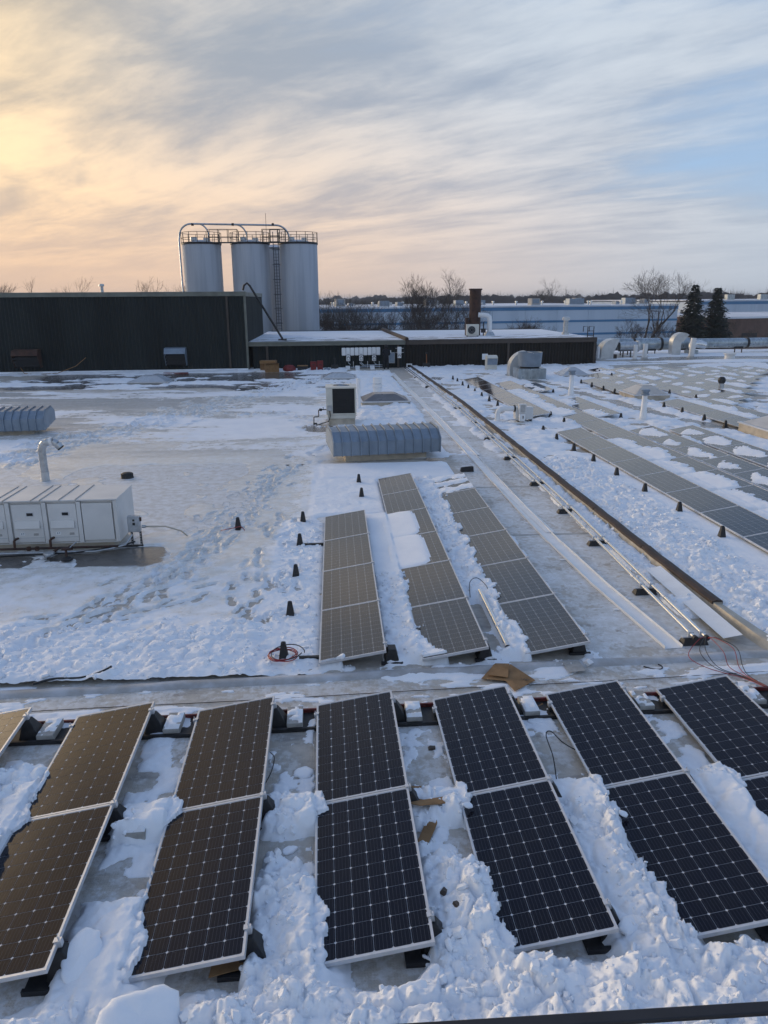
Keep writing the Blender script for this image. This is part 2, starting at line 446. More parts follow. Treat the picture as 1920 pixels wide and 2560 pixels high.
# ------------------------------------------------------------------ ground far below and roof deck
def mk_ground():
    m, g, p = new_mat('snowy_ground')
    co = g.coord('Object')
    n = g.noise(co, 0.05, 6, 0.6); n2 = g.noise(co, 0.4, 5, 0.6)
    c = g.mix((n * 0.6 + n2 * 0.4).smooth(0.45, 0.6), (0.62, 0.66, 0.72), (0.15, 0.12, 0.09))
    setc(g, p, 'Base Color', c); p.inputs['Roughness'].default_value = 0.85
    return m
gm = MB(); gm.add([(-4000, -600, -7), (4000, -600, -7), (4000, 7000, -7), (-4000, 7000, -7)], [(0, 1, 2, 3)])
struct('ground', gm, mk_ground())

dxs = np.arange(-46, 76.01, 0.4); dys = np.concatenate([np.arange(-4, 12, 0.2), np.arange(12, 77.01, 0.4)])
DX, DY = np.meshgrid(dxs, dys)
nlo = fbm(DX * 0.35, DY * 0.35, 5, 4)
wet = np.zeros_like(DX); ice = np.zeros_like(DX) + 0.28
wet += 0.95 * band(DX, -21, 3.2, 2.5) * band(DY, 47, 57, 1.2)                    # ponded strip before the dark wall
wet += 0.85 * band(DX, -6.5, 0.5, 1.6) * band(DY, 44, 50, 1.5)
wet += 0.9 * band(DX, -5.0, -3.62, .12) * band(DY, 14.55, 15.9, .2)                # bared patch by the long cabinet
wet += 0.9 * band(DX, -9.0, -4.4, .5) * band(DY, 14.6, 15.6, .25)
for cx, cy, rx, ry in ((-0.75, 31.2, .8, 1.3), (1.6, 30.9, 1.3, .5), (8.0, 30.4, 1.1, .7), (11.6, 46.8, .9, .8), (3.3, 24.6, .5, .5),
                       (-0.7, 25.2, .9, .5), (12.1, 39.3, .8, 1.0), (30, 64, 4, 2.5), (36, 60, 5, 1.4), (40, 66, 6, 1.6), (8.3, 45, .5, 2.2), (7.0, 50, .6, 3), (-11.5, 31.2, .6, 1.4)):
    wet += 0.95 * np.exp(-(((DX - cx) / rx) ** 2 + ((DY - cy) / ry) ** 2) ** 2)
pth = 12.5 + 0.0 * DX; px_ = np.interp(DY, [28, 31, 34, 37, 40, 44, 48, 52], [16.6, 15.6, 14.8, 14.5, 14.2, 13.9, 13.2, 12.4])
wet += 0.75 * np.exp(-((DX - px_) / 0.55) ** 2) * band(DY, 28, 52, 1)
wet += 0.55 * band(DX, 22, 75, 3) * band(DY, 56, 76, 2) * (fbm(DX * .12, DY * .4, 9, 4) > 0.5)
ice += 0.45 * band(DX, -40, 0.2, 1.0) * band(DY, 13.5, 46, 2) + 0.20 * band(DX, -6, 8, .5) * band(DY, 2, 9.9, .3)
ice += 0.32 * band(DX, 3.8, 5.8, .3) * band(DY, 9.9, 50, 1)
deck = grid_mesh('roof_deck', dxs, dys, zd(DY), M['deck'], {'wet': np.clip(wet, 0, 1), 'ice': np.clip(ice, 0, 1)})
deck['kind'] = 'structure'
dk = MB(); dk.box(-46, 76, -4, 77, -7.2, -0.6)
struct('factory_walls', dk, M['siding'])

# ------------------------------------------------------------------ snow cover
PSI, Y0, X0L, PITX = 0.0143, 8.7144, -0.3427, 1.5191
CP, SP = math.cos(PSI), math.sin(PSI)
CT, ST_ = math.cos(0.1642), math.sin(0.1642)
def near_local(x, y): return x * CP + (y - Y0) * SP, -x * SP + (y - Y0) * CP
def near_world(lx, ly): return lx * CP - ly * SP, Y0 + lx * SP + ly * CP

def crunch(x, y, s, seed):
    wx = x + 0.30 / s * (fbm(x * s * 1.3, y * s * 1.3, seed + 50, 3) - 0.5); wy = y + 0.30 / s * (fbm(x * s * 1.3, y * s * 1.3, seed + 60, 3) - 0.5)
    a1, a2, r1, t1 = voro(wx * s, wy * s, seed)
    b1, b2, r2_, t2 = voro(wx * s * 2.7 + 3.1, wy * s * 2.7 - 1.7, seed + 9)
    e1 = sm(0.0, 0.22, a2 - a1); e2 = sm(0.0, 0.25, b2 - b1)
    c1_, c2_, r3, t3 = voro(wx * s * 6.3 + 1.3, wy * s * 6.3 + 4.1, seed + 19); e3 = sm(0.0, 0.3, c2_ - c1_)
    return (0.10 * (r3 - .4) * e3 + 0.12 * t3 + 0.50 * r1 * e1 + 0.95 * t1 * e1 + 0.28 * (r2_ - 0.3) * e2 + 0.30 * t2 + 0.16 * billow(x * s * 5, y * s * 5, seed + 3, 2))

def snow_near(x, y):
    lx, ly = near_local(x, y)
    q = (lx - X0L) / PITX; i = np.floor(q); dxx = (q - i) * PITX
    dpx, ip = dxx, i
    q = (lx + .16 * (fbm(x * 4.5, y * 4.5, 37, 3) - .5) - X0L) / PITX; i = np.floor(q); dxx = (q - i) * PITX
    gap = sm(0.90, 1.02, dxx)
    ls = np.full(x.shape, -1.7); piles = np.ones(x.shape)
    for k, v, pl in ((-4, -1.5, .6), (-3, -1.15, 1.0), (-2, -3.02, 1.05), (-1, -2.92, 1.05), (0, -2.72, .75), (1, -1.82, 1.0), (2, -1.72, .9), (3, -1.6, 1.)):
        ls = np.where(i == k, v, ls); piles = np.where(i == k, pl, piles)
    nz = fbm(x * 2.6, y * 2.6, 3, 4)
    edge = ly - (nz - 0.5) * 0.9
    low = 1 - sm(-0.16, 0.16, edge - ls)                          # pile filling the lower gap
    seam = np.exp(-((ly + 1.99 + (nz - .5) * .25) / 0.27) ** 4) * piles
    prof = 0.55 + 0.45 * sm(1.0, 1.45, dxx)
    T = gap * prof * np.maximum(low * 0.175, seam * 0.18)
    T -= gap * 0.02 * (1 - np.maximum(low, seam))
    # the drift runs under the low edge of the next module
    und = (1 - gap) * (1 - sm(0.04, 0.34, dxx))
    rgt = np.where(i == 0, 1, 0)
    lsn = np.full(x.shape, -1.7)
    for k, v in ((-3, -1.5), (-2, -1.15), (-1, -3.02), (0, -2.92), (1, -2.72), (2, -1.82), (3, -1.72), (4, -1.6)): lsn = np.where(i == k, v, lsn)
    lown = 1 - sm(-0.16, 0.16, edge - lsn)
    seamn = np.exp(-((ly + 1.99) / 0.27) ** 4)
    T += und * np.maximum(lown * 0.14, seamn * 0.14)
    A = gap * np.maximum(low, seam) * 0.12 + und * np.maximum(lown, seamn) * 0.05
    # open strip in front of the modules
    fr = 1 - sm(-4.16, -3.95, ly + (nz - .5) * .35)
    shade = band(dxx, 0.25, 0.95, .12) * band(ly, -4.22, -3.8, .08) * np.where(i <= -1, 1.0, 0.35)
    T = T * (1 - fr) + fr * (0.14 + 0.05 * sm(-4.2, -5.0, ly) + (fbm(x * 1.1, y * 1.1, 8, 3) - .5) * .20 - shade * 0.11)
    A = A * (1 - fr) + fr * 0.12 * (1 - shade * .7)
    # thin crust islands on the bare ice above
    up_ = sm(-2.0, -0.1, ly)
    T = np.where((T < 0.012), np.maximum(T, (fbm(x * 3.1, y * 3.1, 21, 5) - 0.485) * 0.14 * gap * (1 - 0.4 * up_)), T)
    # strip between the modules and the roof seam
    nb = band(ly, 0.18, 1.0, .12)
    T = T * (1 - nb) + nb * ((fbm(x * 1.3, y * 3.5, 33, 5) - 0.50) * 0.10); A = A * (1 - nb) + nb * .012
    A = A + (T > 0.0) * 0.012
    soft = sm(.36, .60, fbm(x * .95 + 9, y * .95, 66, 3)); A2 = A * (.22 + 1.15 * soft)
    h = T + A2 * (crunch(x, y, 3.0, 11) - 0.18) * sm(-0.01, 0.05, T) + A * .55 * (crunch(x + 3, y, 1.25, 17) - .15) * .8 * sm(0, .06, T)
    # never through the glass, except where it has slid over the low edge
    dxx, i = dpx, ip
    top = 0.120 + 0.1655 * dxx
    ov = 0.05 + 0.16 * (fbm(x * 7, y * 7, 44, 4) - 0.30)
    over_z = np.maximum(np.maximum(band(ly, -2.12, -1.80, .06) * np.where(i > -3, 1, 0), (1 - sm(-3.5, -3.1, ly))), lown * 0.55 * (fbm(x * 2.2, y * 2.2, 71, 3) > 0.52))
    onp = (dxx < 0.985) & (ly < 0.05) & (ly > -3.98)
    cap = np.where(dxx < ov * np.clip(over_z * 1.5, 0, 1.2), top + 0.02 + 0.05 * (crunch(x, y, 7.0, 90)), np.minimum(h, top - 0.055))
    h = np.where(onp, cap, h)
    return h, A * soft

def prints(x, y, h, tracks, seed, depth=0.035, size=1.0, rim=0.3):
    rr = random.Random(seed)
    xs0, ys0 = x[0], y[:, 0]
    for pts, n, spread in tracks:
        P = np.array(pts, float); seg = np.linalg.norm(np.diff(P, axis=0), axis=1); cum = np.concatenate([[0], np.cumsum(seg)])
        for k in range(n):
            s = rr.random() * cum[-1]
            cx = np.interp(s, cum, P[:, 0]) + rr.gauss(0, spread); cy = np.interp(s, cum, P[:, 1]) + rr.gauss(0, spread)
            j = min(np.searchsorted(cum, s), len(P) - 1); dvec = P[j] - P[max(j - 1, 0)]
            an = math.atan2(dvec[1], dvec[0]) + rr.gauss(0, .3)
            i0, i1 = np.searchsorted(xs0, [cx - .5, cx + .5]); j0, j1 = np.searchsorted(ys0, [cy - .5, cy + .5])
            if i1 - i0 < 2 or j1 - j0 < 2: continue
            X = x[j0:j1, i0:i1] - cx; Y = y[j0:j1, i0:i1] - cy
            u = X * math.cos(an) + Y * math.sin(an); v = -X * math.sin(an) + Y * math.cos(an)
            sz = size * rr.uniform(.85, 1.15)
            f1 = ((u - .07 * sz) / (.11 * sz)) ** 2 + (v / (.058 * sz)) ** 2; f2 = ((u + .10 * sz) / (.07 * sz)) ** 2 + (v / (.048 * sz)) ** 2
            f = np.minimum(f1, f2); dd = depth * rr.uniform(.6, 1.2)
            h[j0:j1, i0:i1] += -dd * (1 - sm(.55, 1.25, f)) + dd * rim * np.exp(-((np.sqrt(f) - 1.5) / .25) ** 2)
    return h

def panel_mask(x, y):
    """under the mid and right modules: 0..1, and height cap"""
    m = np.zeros(x.shape, bool); top = np.full(x.shape, 9.0)
    for (xl, ya, yb, sl) in ROWS:
        d_ = x - (xl - sl * (y - ya))
        inn = (d_ > 0.0) & (d_ < .985) & (y > ya - .05) & (y < yb + .05)
        top = np.where(inn, 0.12 + 0.1655 * d_, top); m |= inn
    return m, top
SLP = 0.0150
FIELD = []
for k, (ya, n) in enumerate(((35.0, 10), (37.0, 9), (39.5, 8), (42.0, 7), (44.4, 5), (46.6, 4), (49.0, 3), (50.6, 2))):
    FIELD.append((18.85 + 1.54 * k, ya, n))
# x of the low edge at the near end, near end y, number of modules, step, slope of the row
RIGHT = [('a', 8.95, 11.2 - 1.95, 10, 1.94, SLP), ('b', 8.60, 32.7, 8, 2.02, SLP), ('c', 10.47, 9.25, 19, 1.95, SLP), ('d', 11.92, 9.25, 10, 1.95, SLP),
         ('e', 11.62, 32.3, 3, 1.9, SLP), ('f', 11.25, 41.5, 2, 1.8, SLP), ('g', 13.45, 15.1, 7, 1.95, SLP), ('h', 16.36, 28.9, 4, 1.95, SLP),
         ('i', 17.92, 25.1, 6, 1.95, SLP), ('j', 15.72, 39.1, 4, 2.02, SLP), ('k', 17.25, 40.6, 5, 2.02, SLP)]
for k, (x_, y_, n_) in enumerate(FIELD): RIGHT.append(('l%d' % k, x_, y_, n_, 1.95, SLP))
MID = [(-0.335, 9.86, 4, 1.90), (1.175, 9.86, 6, 1.91), (2.715, 9.92, 6, 1.88)]
ROWS = [(x, y, y + n * st, s) for _, x, y, n, st, s in RIGHT] + [(x, y, y + n * st, 0.0) for x, y, n, st in MID]

def snow_mid(x, y):
    n1 = fbm(x * .55, y * .55, 2, 4); n2 = fbm(x * 2.1, y * 2.1, 6, 5); n3 = fbm(x * .9, y * .35, 12, 4)
    T = np.full(x.shape, -0.03); A = np.zeros(x.shape); icy = np.zeros(x.shape)
    def lay(mask, t, a, ic=0.0):
        nonlocal T, A, icy
        T = T * (1 - mask) + t * mask; A = A * (1 - mask) + a * mask; icy = icy * (1 - mask) + ic * mask
    lf = 1 - sm(-0.75, -0.35, x)
    lay(lf, 0.030 + (n1 - .42) * .10 + (n3 - .5) * .06 - .035 * band(x, -12, -2.4, 1.2) * sm(13.5, 17, y), 0.004, 0.45 + 0.50 * band(x, -12, -1.6, 1.0) * sm(13, 18, y))
    lay(lf * (1 - sm(11.0, 12.0, y + (n2 - .5) * 1.6)) * sm(9.55, 9.8, y), 0.085 + (n2 - .5) * .10, 0.10)
    lay(band(x, -1.3, -.3, .2) * band(y, 9.9, 17.5, .3), 0.04 + (n2 - .5) * .07, 0.05)
    bc = band(x, -0.6, 3.6, .2) * sm(21.4, 22.0, y) * (1 - sm(23.9, 24.3, y)); lay(bc, 0.05 + (n1 - .45) * .06, 0.012, .1)
    dk_ = band(x + .18 * (n2 - .5), -9, -3.62 - .25 * sm(15.2, 15.9, y), .06) * band(y + .2 * (n2 - .5), 14.5 - .02 * x, 15.9, .06); lay(dk_ * sm(-5.6, -5.2, x) , -.03 + 0 * x, 0); lay(dk_ * (1 - sm(-5.6, -5.2, x)), (n2 - .56) * .15, 0.01, .5)
    # drifts in the aisles of the middle rows
    g1 = band(x, 0.62, 1.24, .07) * band(y, 9.7, 17.7, .2); lay(g1, 0.10 + (n2 - .5) * .10 + .05 * sm(.8, 1.2, x), 0.10)
    lay(band(x, .60, 1.24, .07) * band(y, 13.5, 17.7, .15), 0.135 + (n2 - .5) * .03 + .03 * sm(.8, 1.2, x), 0.006)
    g1b = band(x, -0.7, 1.2, .10) * sm(17.7, 18.1, y) * (1 - sm(21.6, 22, y)); lay(g1b, 0.05 + (n2 - .5) * .04, 0.02)
    g2 = band(x, 2.10, 2.80, .07) * band(y, 9.7, 21.6, .2); lay(g2, 0.11 + (n2 - .5) * .12 + .04 * sm(2.4, 2.75, x), 0.12)
    lay(g2 * 0 + band(x, 2.2, 2.5, .06) * band(y, 10.2, 12.2, .2), -0.01 + (n2 - .5) * .06, 0.04)
    fr = band(x, -1.2, 3.9, .3) * band(y, 9.55, 9.98, .1); lay(fr, (n2 - .42) * .14, 0.07)
    lay(band(x, 3.62, 3.95, .08) * band(y, 9.6, 16, .3), (n2 - .47) * .20, 0.05)
    # beside the long curb
    lay(band(x, 5.72, 6.34, .12) * sm(10.6, 11.6, y), (n2 - .27) * .17 + .02 * sm(5.8, 6.3, x), 0.10)
    rr_ = sm(6.45, 6.60, x)
    lay(rr_, 0.050 + (n1 - .45) * .16 + (n2 - .5) * .05, 0.13 - .09 * sm(7.9, 8.6, x), 0.05)
    lay(sm(7.9, 8.7, x), 0.040 + (n1 - .45) * .05, 0.012, 0.1)
    lay(rr_ * sm(22, 28, y) * (1 - sm(8.0, 9.0, x)), 0.028 + (n1 - .47) * .22 + (n2 - .5) * .08, 0.08, .25)
    h = T + A * (crunch(x, y, 3.4, 23) - 0.18) * sm(-0.012, 0.04, T)
    h += lf * 0.012 * (fbm(x * 6, y * 6, 81, 3) - .5) * sm(0, .03, T)
    m, top = panel_mask(x, y)
    # ragged snow lying over the low edges of the middle rows
    for (xl, ya, yb, k) in ((1.175, 9.9, 13.5, .30), (2.715, 9.9, 21.4, .26), (-0.335, 9.86, 9.9, 0.)):
        d_ = x - xl
        o = (d_ >= 0) & (d_ < k * (fbm(x * 4 + 7, y * 2.2, 47, 4) - .38) * 1.9 + (0.35 * np.exp(-((y - ya) / .35) ** 2) if xl < 2 else .0 * y)) & (y > ya) & (y < yb)
        h = np.where(o & (top < 2), top + .015 + .035 * crunch(x, y, 6, 95), np.where(m & (d_ >= 0) & (d_ < .99), np.minimum(h, top - .06), h))
    h = np.where(m & (x > 6), np.minimum(h, top - .06), h)
    return h, A, icy

def snow_far(x, y):
    mh, mA, mi = snow_mid(x, y); bl = sm(23.95, 25.6, y)
    n1 = fbm(x * .30, y * .30, 52, 4); n2 = fbm(x * 1.3, y * 1.3, 56, 5); n3 = fbm(x * .22, y * .7, 62, 5)
    T = np.full(x.shape, -0.03); A = np.zeros(x.shape); icy = np.zeros(x.shape)
    def lay(mask, t, a, ic=0.0):
        nonlocal T, A, icy
        T = T * (1 - mask) + t * mask; A = A * (1 - mask) + a * mask; icy = icy * (1 - mask) + ic * mask
    lf = 1 - sm(0.4, 1.2, x)
    ic_ = np.clip(0.25 + 1.6 * (n3 - .42) + .35 * band(x, -9, -1.5, 1.5) * band(y, 22, 29, 1.5) + .3 * band(y, 33, 46, 2) * (1 - sm(-8, -3, x)), 0, 1)
    lay(lf * (1 - sm(44, 48, y + (n1 - .5) * 6)), 0.035 + (n1 - .42) * .08 + (n3 - .5) * .05, 0.006, ic_)
    lay(lf * sm(44.5, 47.5, y + (n1 - .5) * 5), (n3 - .53) * .34 + (n2 - .5) * .08, 0.09, .1)
    lay(lf * sm(56.6, 57.5, y), .06 + (n2 - .45) * .22, .10, 0)
    # lumps round the dome lights and the cabinet
    lay(band(x, 0.9, 4.1, .3) * sm(28.5, 30.5, y + (n2 - .5) * 2) * (1 - sm(56, 57.5, y)), 0.05 + (n2 - .43) * .24, 0.14)
    lay(band(x, -1.2, 1.2, .3) * band(y, 42, 50.5, 1.0), (n2 - .42) * .25, 0.12)
    lay(band(x, 0.5, 3.9, .25) * band(y, 21.6, 28.0, 1), 0.04 + (n1 - .45) * .08, 0.05)
    lay(np.exp(-(((x - 1.7) / 1.3) ** 2 + ((y - 31.0) / 1.0) ** 2) ** 2), -.03 + 0 * x, 0)
    lay(np.exp(-(((x + .7) / .8) ** 2 + ((y - 31.3) / 1.2) ** 2) ** 2), -.03 + 0 * x, 0)
    lay(band(x, 3.95, 5.75, .15) * (1 - sm(50, 55, y)), (n2 - .62) * .1, 0.02)
    lay(band(x, 5.45, 6.15, .15) * (1 - sm(58.5, 59.5, y)), (n2 - .28) * .24, 0.14)
    rr_ = sm(6.25, 6.45, x + (y - 24) * .010)
    lay(rr_, 0.030 + (n1 - .47) * .22 + (n2 - .5) * .20, 0.12, .1)
    lay(rr_ * sm(9, 10, x) * band(y, 28, 41, 1.5) * (1 - sm(15.5, 16.5, x)), 0.04 + (n2 - .44) * .26, 0.11)
    lay(rr_ * np.exp(-((x - np.interp(y, [28, 31, 34, 37, 40, 44, 48, 52], [16.6, 15.6, 14.8, 14.5, 14.2, 13.9, 13.2, 12.4])) / 0.6) ** 4) * band(y, 26, 53, 1), (n2 - .60) * .1, .02)
    lay(rr_ * sm(55, 57, y) * sm(20, 23, x), .02 + (fbm(x * .12, y * .5, 77, 5) - .5) * .5, 0.04, .3)
    h = T + A * (crunch(x, y, 1.9, 29) - 0.16) * sm(-0.012, 0.04, T)
    m, top = panel_mask(x, y)
    h = mh * (1 - bl) + h * bl; icy = mi * (1 - bl) + icy * bl
    h = np.where(m, np.minimum(h, top - .07), h)
    return h, A, icy

TR1 = [(-0.6, 27.1), (-1.6, 23.7), (-2.2, 20.7), (-2.6, 17.9), (-3.1, 15.2), (-3.7, 12.9), (-4.4, 12.0), (-4.9, 11.0)]
TR2 = [(-12.0, 23.5), (-11.3, 25.3), (-10.6, 27.2), (-9.7, 30.0), (-8.1, 33.3), (-6.5, 38.4), (-4.4, 43.8), (-0.8, 51.2)]
def sheet(name, xs, ys, fn, tracks=None, **kw):
    X, Y = np.meshgrid(xs, ys)
    r_ = fn(X, Y); h = r_[0]; icy = r_[2] if len(r_) > 2 else np.zeros_like(h)
    if tracks: h = prints(X, Y, h, tracks, 4, **kw)
    keep = h > 0.004
    o = grid_mesh(name, xs, ys, zd(Y) + np.where(keep, h, -0.025), M['snow'], {'icy': np.clip(icy, 0, 1)}, keep)
    o['kind'] = 'stuff'; return o
sheet('snow_cover', np.arange(-6.3, 8.2, 0.017), np.arange(3.3, 9.70, 0.017), snow_near)
sheet('snow_cover', np.arange(-12.4, 14.5, 0.038), np.arange(9.70, 23.98, 0.038), snow_mid,
      [(TR1, 190, .26), (TR1, 60, .5), ([(-1.2, 18), (-1.5, 15), (-1.3, 13), (-1.6, 11.5)], 46, .32), ([(-2, 13.5), (-3.6, 12.2), (-5, 11.6)], 26, .5), (TR2, 30, .5), ([(-3.2, 24), (-6, 22), (-9, 20.5)], 14, .5)], size=1.25, depth=.042, rim=.45)
sheet('snow_cover', np.arange(-27, 34, 0.10), np.arange(23.95, 60.5, 0.10), snow_far, [(TR1, 30, .4), (TR2, 380, .75), ([(-6.5, 36), (-2, 35), (1, 30)], 40, .5)], size=1.7, depth=.06, rim=.8)
sheet('snow_cover', np.arange(21.5, 74, 0.22), np.arange(60.5, 76.5, 0.22), snow_far)

# broken crust lying on top, in the strip nearest the camera
def rubble(name, n, seed, place, s0, s1):
    rr = random.Random(seed); mb = MB()
    for _ in range(n):
        p = place(rr)
        if p is None: continue
        x, y, z = p; s = rr.uniform(s0, s1) * (1 if rr.random() < .85 else 1.9)
        k = rr.randint(5, 7); a0 = rr.random() * 6.28; flat = rr.uniform(.14, .75)
        rot = Euler((rr.gauss(0, .45), rr.gauss(0, .45), rr.random() * 6.28)).to_matrix()
        ring = [(math.cos(a0 + 6.283 * j / k) * rr.uniform(.5, 1.25), math.sin(a0 + 6.283 * j / k) * rr.uniform(.45, 1.15)) for j in range(k)]
        vs = [(a * .80, b * .80, -flat) for a, b in ring] + [(a, b, rr.uniform(-.12, .12) * flat) for a, b in ring] + [(a * .72, b * .72, flat * rr.uniform(.7, 1.0)) for a, b in ring]
        vs = [rot @ Vector(v) * s + Vector((x, y, z)) for v in vs]
        fs = [tuple(range(k))[::-1], tuple(range(2 * k, 3 * k))] + [(t * k + j, t * k + (j + 1) % k, (t + 1) * k + (j + 1) % k, (t + 1) * k + j) for t in (0, 1) for j in range(k)]
        mb.add(vs, fs)
    o = link(name, mb.mesh(name, M['snow'], 40)); o['kind'] = 'stuff'
    return o
def hs(fn, x, y):
    return float(fn(np.array([[x]]), np.array([[y]]))[0][0, 0])
def batch(fn, n, seed, x0, x1, y0, y1, minA, up=0.4):
    rs = np.random.RandomState(seed); X = rs.uniform(x0, x1, (1, n)); Y = rs.uniform(y0, y1, (1, n))
    r_ = fn(X, Y); h, A = r_[0][0], r_[1][0]
    it = iter([(x, y, float(zd(np.array(y))) + z) for x, y, z, a in zip(X[0], Y[0], h, A) if a > minA and z > .01])
    return lambda rr: next(it, None)
rubble('snow_rubble', 5000, 5, batch(snow_near, 5000, 1, -4.2, 5.2, 3.5, 8.6, .03), .009, .034)
rubble('snow_rubble', 130, 6, batch(snow_near, 130, 2, -4.0, 5.0, 3.5, 6.2, .10), .03, .065)
rubble('snow_rubble', 5200, 7, batch(snow_mid, 5200, 3, -5.5, 9.0, 9.7, 17, .04), .012, .042)
rubble('snow_rubble', 2600, 8, batch(snow_mid, 2600, 4, -5.5, 8.5, 15, 24, .04), .02, .055)

# ------------------------------------------------------------------ roof seams
def near_pt(lx, ly): x, y = near_world(lx, ly); return x, y, float(zd(np.array(y)))
sm_ = MB(); prof = [(-0.11, 0.0), (-0.07, 0.035), (0.0, 0.050), (0.07, 0.035), (0.11, 0.0)]
rr0 = random.Random(3); vs = []; xs_ = np.arange(-14, 30, 0.25)
for x in xs_:
    yc = 9.655 + (x - 0.4) * 0.034 + 0.012 * math.sin(x * 2.3) + rr0.uniform(-.004, .004); zz = rr0.uniform(.85, 1.2)
    vs += [(x, yc + a, b * zz + 0.001) for a, b in prof]
sm_.add(vs, [(i * 5 + k, (i + 1) * 5 + k, (i + 1) * 5 + k + 1, i * 5 + k + 1) for i in range(len(xs_) - 1) for k in range(4)])
struct('roof_seam', sm_, simple('seam_strip', (0.34, 0.33, 0.32), 0.6, 0, 0.5, 2.2, c2=(0.50, 0.52, 0.55), bump=0.4, bscale=14), smooth=60)
M['lap'] = simple('membrane_lap', (0.42, 0.41, 0.39), 0.6, 0, 0.25, 2.0)
for (y0_, sl) in ((9.12, 0.030), (16.0, 0.0), (20.5, 0.0)):
    lp = MB()
    if sl: lp.tube([(x, y0_ + x * sl + 0.01 * math.sin(x * 1.3), 0.012) for x in np.arange(-7, 8, .5)], 0.005, 5); struct('roof_lap_line', lp, M['black'])
    else:
        lp.box(3.85, 5.72, y0_ - .05, y0_ + .05, -0.001, 0.004); struct('roof_lap', lp, M['lap'])

# ------------------------------------------------------------------ solar panels
FW_, FD = 0.020, 0.040
fm = MB()
fm.box(0, FW_, 0, PL, -FD, 0).box(PW - FW_, PW, 0, PL, -FD, 0).box(FW_, PW - FW_, 0, FW_, -FD, 0).box(FW_, PW - FW_, PL - FW_, PL, -FD, 0)
me_frame = fm.mesh('frame', M['alu'])
lm = MB(); lm.box(FW_, PW - FW_, FW_, PL - FW_, -0.012, -0.004); me_lam = lm.mesh('laminate', M['laminate'])
lb = MB(); lb.box(FW_, PW - FW_, FW_, PL - FW_, -0.012, -0.006); me_back = lb.mesh('backsheet', M['cellback'])
hc, ch = 0.0772, 0.0115
oct_ = [(-hc + ch, -hc), (hc - ch, -hc), (hc, -hc + ch), (hc, hc - ch), (hc - ch, hc), (-hc + ch, hc), (-hc, hc - ch), (-hc, -hc + ch)]
cm = MB(); cm.prism(oct_, -0.0055, -0.004, 'z'); me_cell = cm.mesh('cell', M['cell'])
clm = MB(); clm.box(-.016, .030, -.025, .025, -.052, .010).box(-.030, .012, -.025, .025, .004, .012).tube([(.010, 0, .01), (.010, 0, .045)], .006, 6)
me_clamp = clm.mesh('clamp', M['alu'])
PANG = 'solar panels in rows on the snowy roof'
def place_panel(mat_w, label, cells=False, clamps=(), yscale=1.0):
    t = thing('solar_panel', label, 'solar panel', group=PANG)
    t.matrix_world = mat_w @ Matrix.Diagonal((1, yscale, 1, 1))
    link('frame', me_frame, t)
    if cells:
        b = link('laminate', me_back, t)
        for i in range(6):
            for j in range(12):
                link('cell', me_cell, b, (PW / 2 + (i - 2.5) * 0.1575, PL / 2 + (j - 5.5) * 0.1585, 0))
    else: link('laminate', me_lam, t)
    for (cx, cy, rz) in clamps: link('clamp', me_clamp, t, (cx, cy, 0), (0, 0, rz))
    return t
TILT = 0.1642
NEARN = {-3: 'leftmost', -2: 'second', -1: 'third', 0: 'fourth', 1: 'fifth', 2: 'sixth', 3: 'rightmost'}
Lrow = 1.9705
def near_mat(i, ly0):
    lx = X0L + PITX * i
    x, y = near_world(lx, ly0)
    return Matrix.Translation((x, y, 0.12 + 0.0145 * (y - Y0))) @ Matrix.Rotation(PSI, 4, 'Z') @ Matrix.Rotation(0.0145, 4, 'X') @ Matrix.Rotation(-TILT, 4, 'Y')
for i in range(-3, 4):
    for r_ in (0, 1):
        if i == -3 and r_ == 1: continue
        cl_ = []
        if r_ == 0: cl_ = [(PW, PL - .20, 0), (0, PL - .22, PI), (PW, -.006, 0)]
        else: cl_ = [(PW, .27, 0)]
        look = 'tan-glinting' if i < -1 else ('brown-tinted' if (i == -1 and r_ == 0) else 'dark blue')
        if i == -3: lab = 'cut-off tan-glinting solar panel at the left edge of the nearest two rows'
        else:
            lab = '%s panel, %s of the %s pair from left, nearest array' % (look, ('farther', 'nearer')[r_], NEARN[i] if i < 3 else 'seventh')
        place_panel(near_mat(i, -(r_ + 1) * Lrow + 0.006), lab, True, cl_)

def in_view(pts):
    out = False
    inv = mw.inverted()
    for p in pts:
        q = inv @ Vector(p)
        if q.z < -0.1:
            u = q.x / -q.z * FPX; v = q.y / -q.z * FPX
            if abs(u) < 1000 and abs(v) < 1320: return True
    return False
def row_mat(x, y, sl): return Matrix.Translation((x, y, 0.125)) @ Matrix.Rotation(sl, 4, 'Z') @ Matrix.Rotation(-TILT, 4, 'Y')
MIDN = ['left', 'middle', 'right']
SNP = []     # panels that carry snow: (matrix, kind, label)
for k, (x, y, n, st) in enumerate(MID):
    for j in range(n):
        bare = not (k == 1 and j in (2, 3)) and not (k == 2 and j == 5)
        lab = '%s panel, %s from near end, %s row of the middle array' % ('bare brown' if bare else 'partly snow-covered', ORD[j] if j else 'first', MIDN[k])
        m_ = row_mat(x, y + j * st, 0)
        place_panel(m_, lab, False, [(PW, -.004, 0)] if j else [(PW, .25, 0)], (st - .012) / PL)
        if not bare: SNP.append((m_, 'pad' if k == 1 else 'streak', '%s panel from near end, %s row of the middle array' % (ORD[j], MIDN[k])))
RNAME = {'a': 'row nearest the rusty curb', 'b': 'far row beside the white blower', 'c': 'second row from rusty curb', 'd': 'third row from rusty curb',
         'e': 'short row behind white vent pipe', 'f': 'dark pair before the exhaust fan', 'g': 'fourth row from rusty curb',
         'h': 'row right of white vent pipe', 'i': 'second row right of white vent pipe', 'j': 'row behind pale dome light', 'k': 'second row behind pale dome light'}
FN = ['leftmost row', 'second row', 'third row', 'fourth row', 'fifth row', 'sixth row', 'seventh row', 'last row']
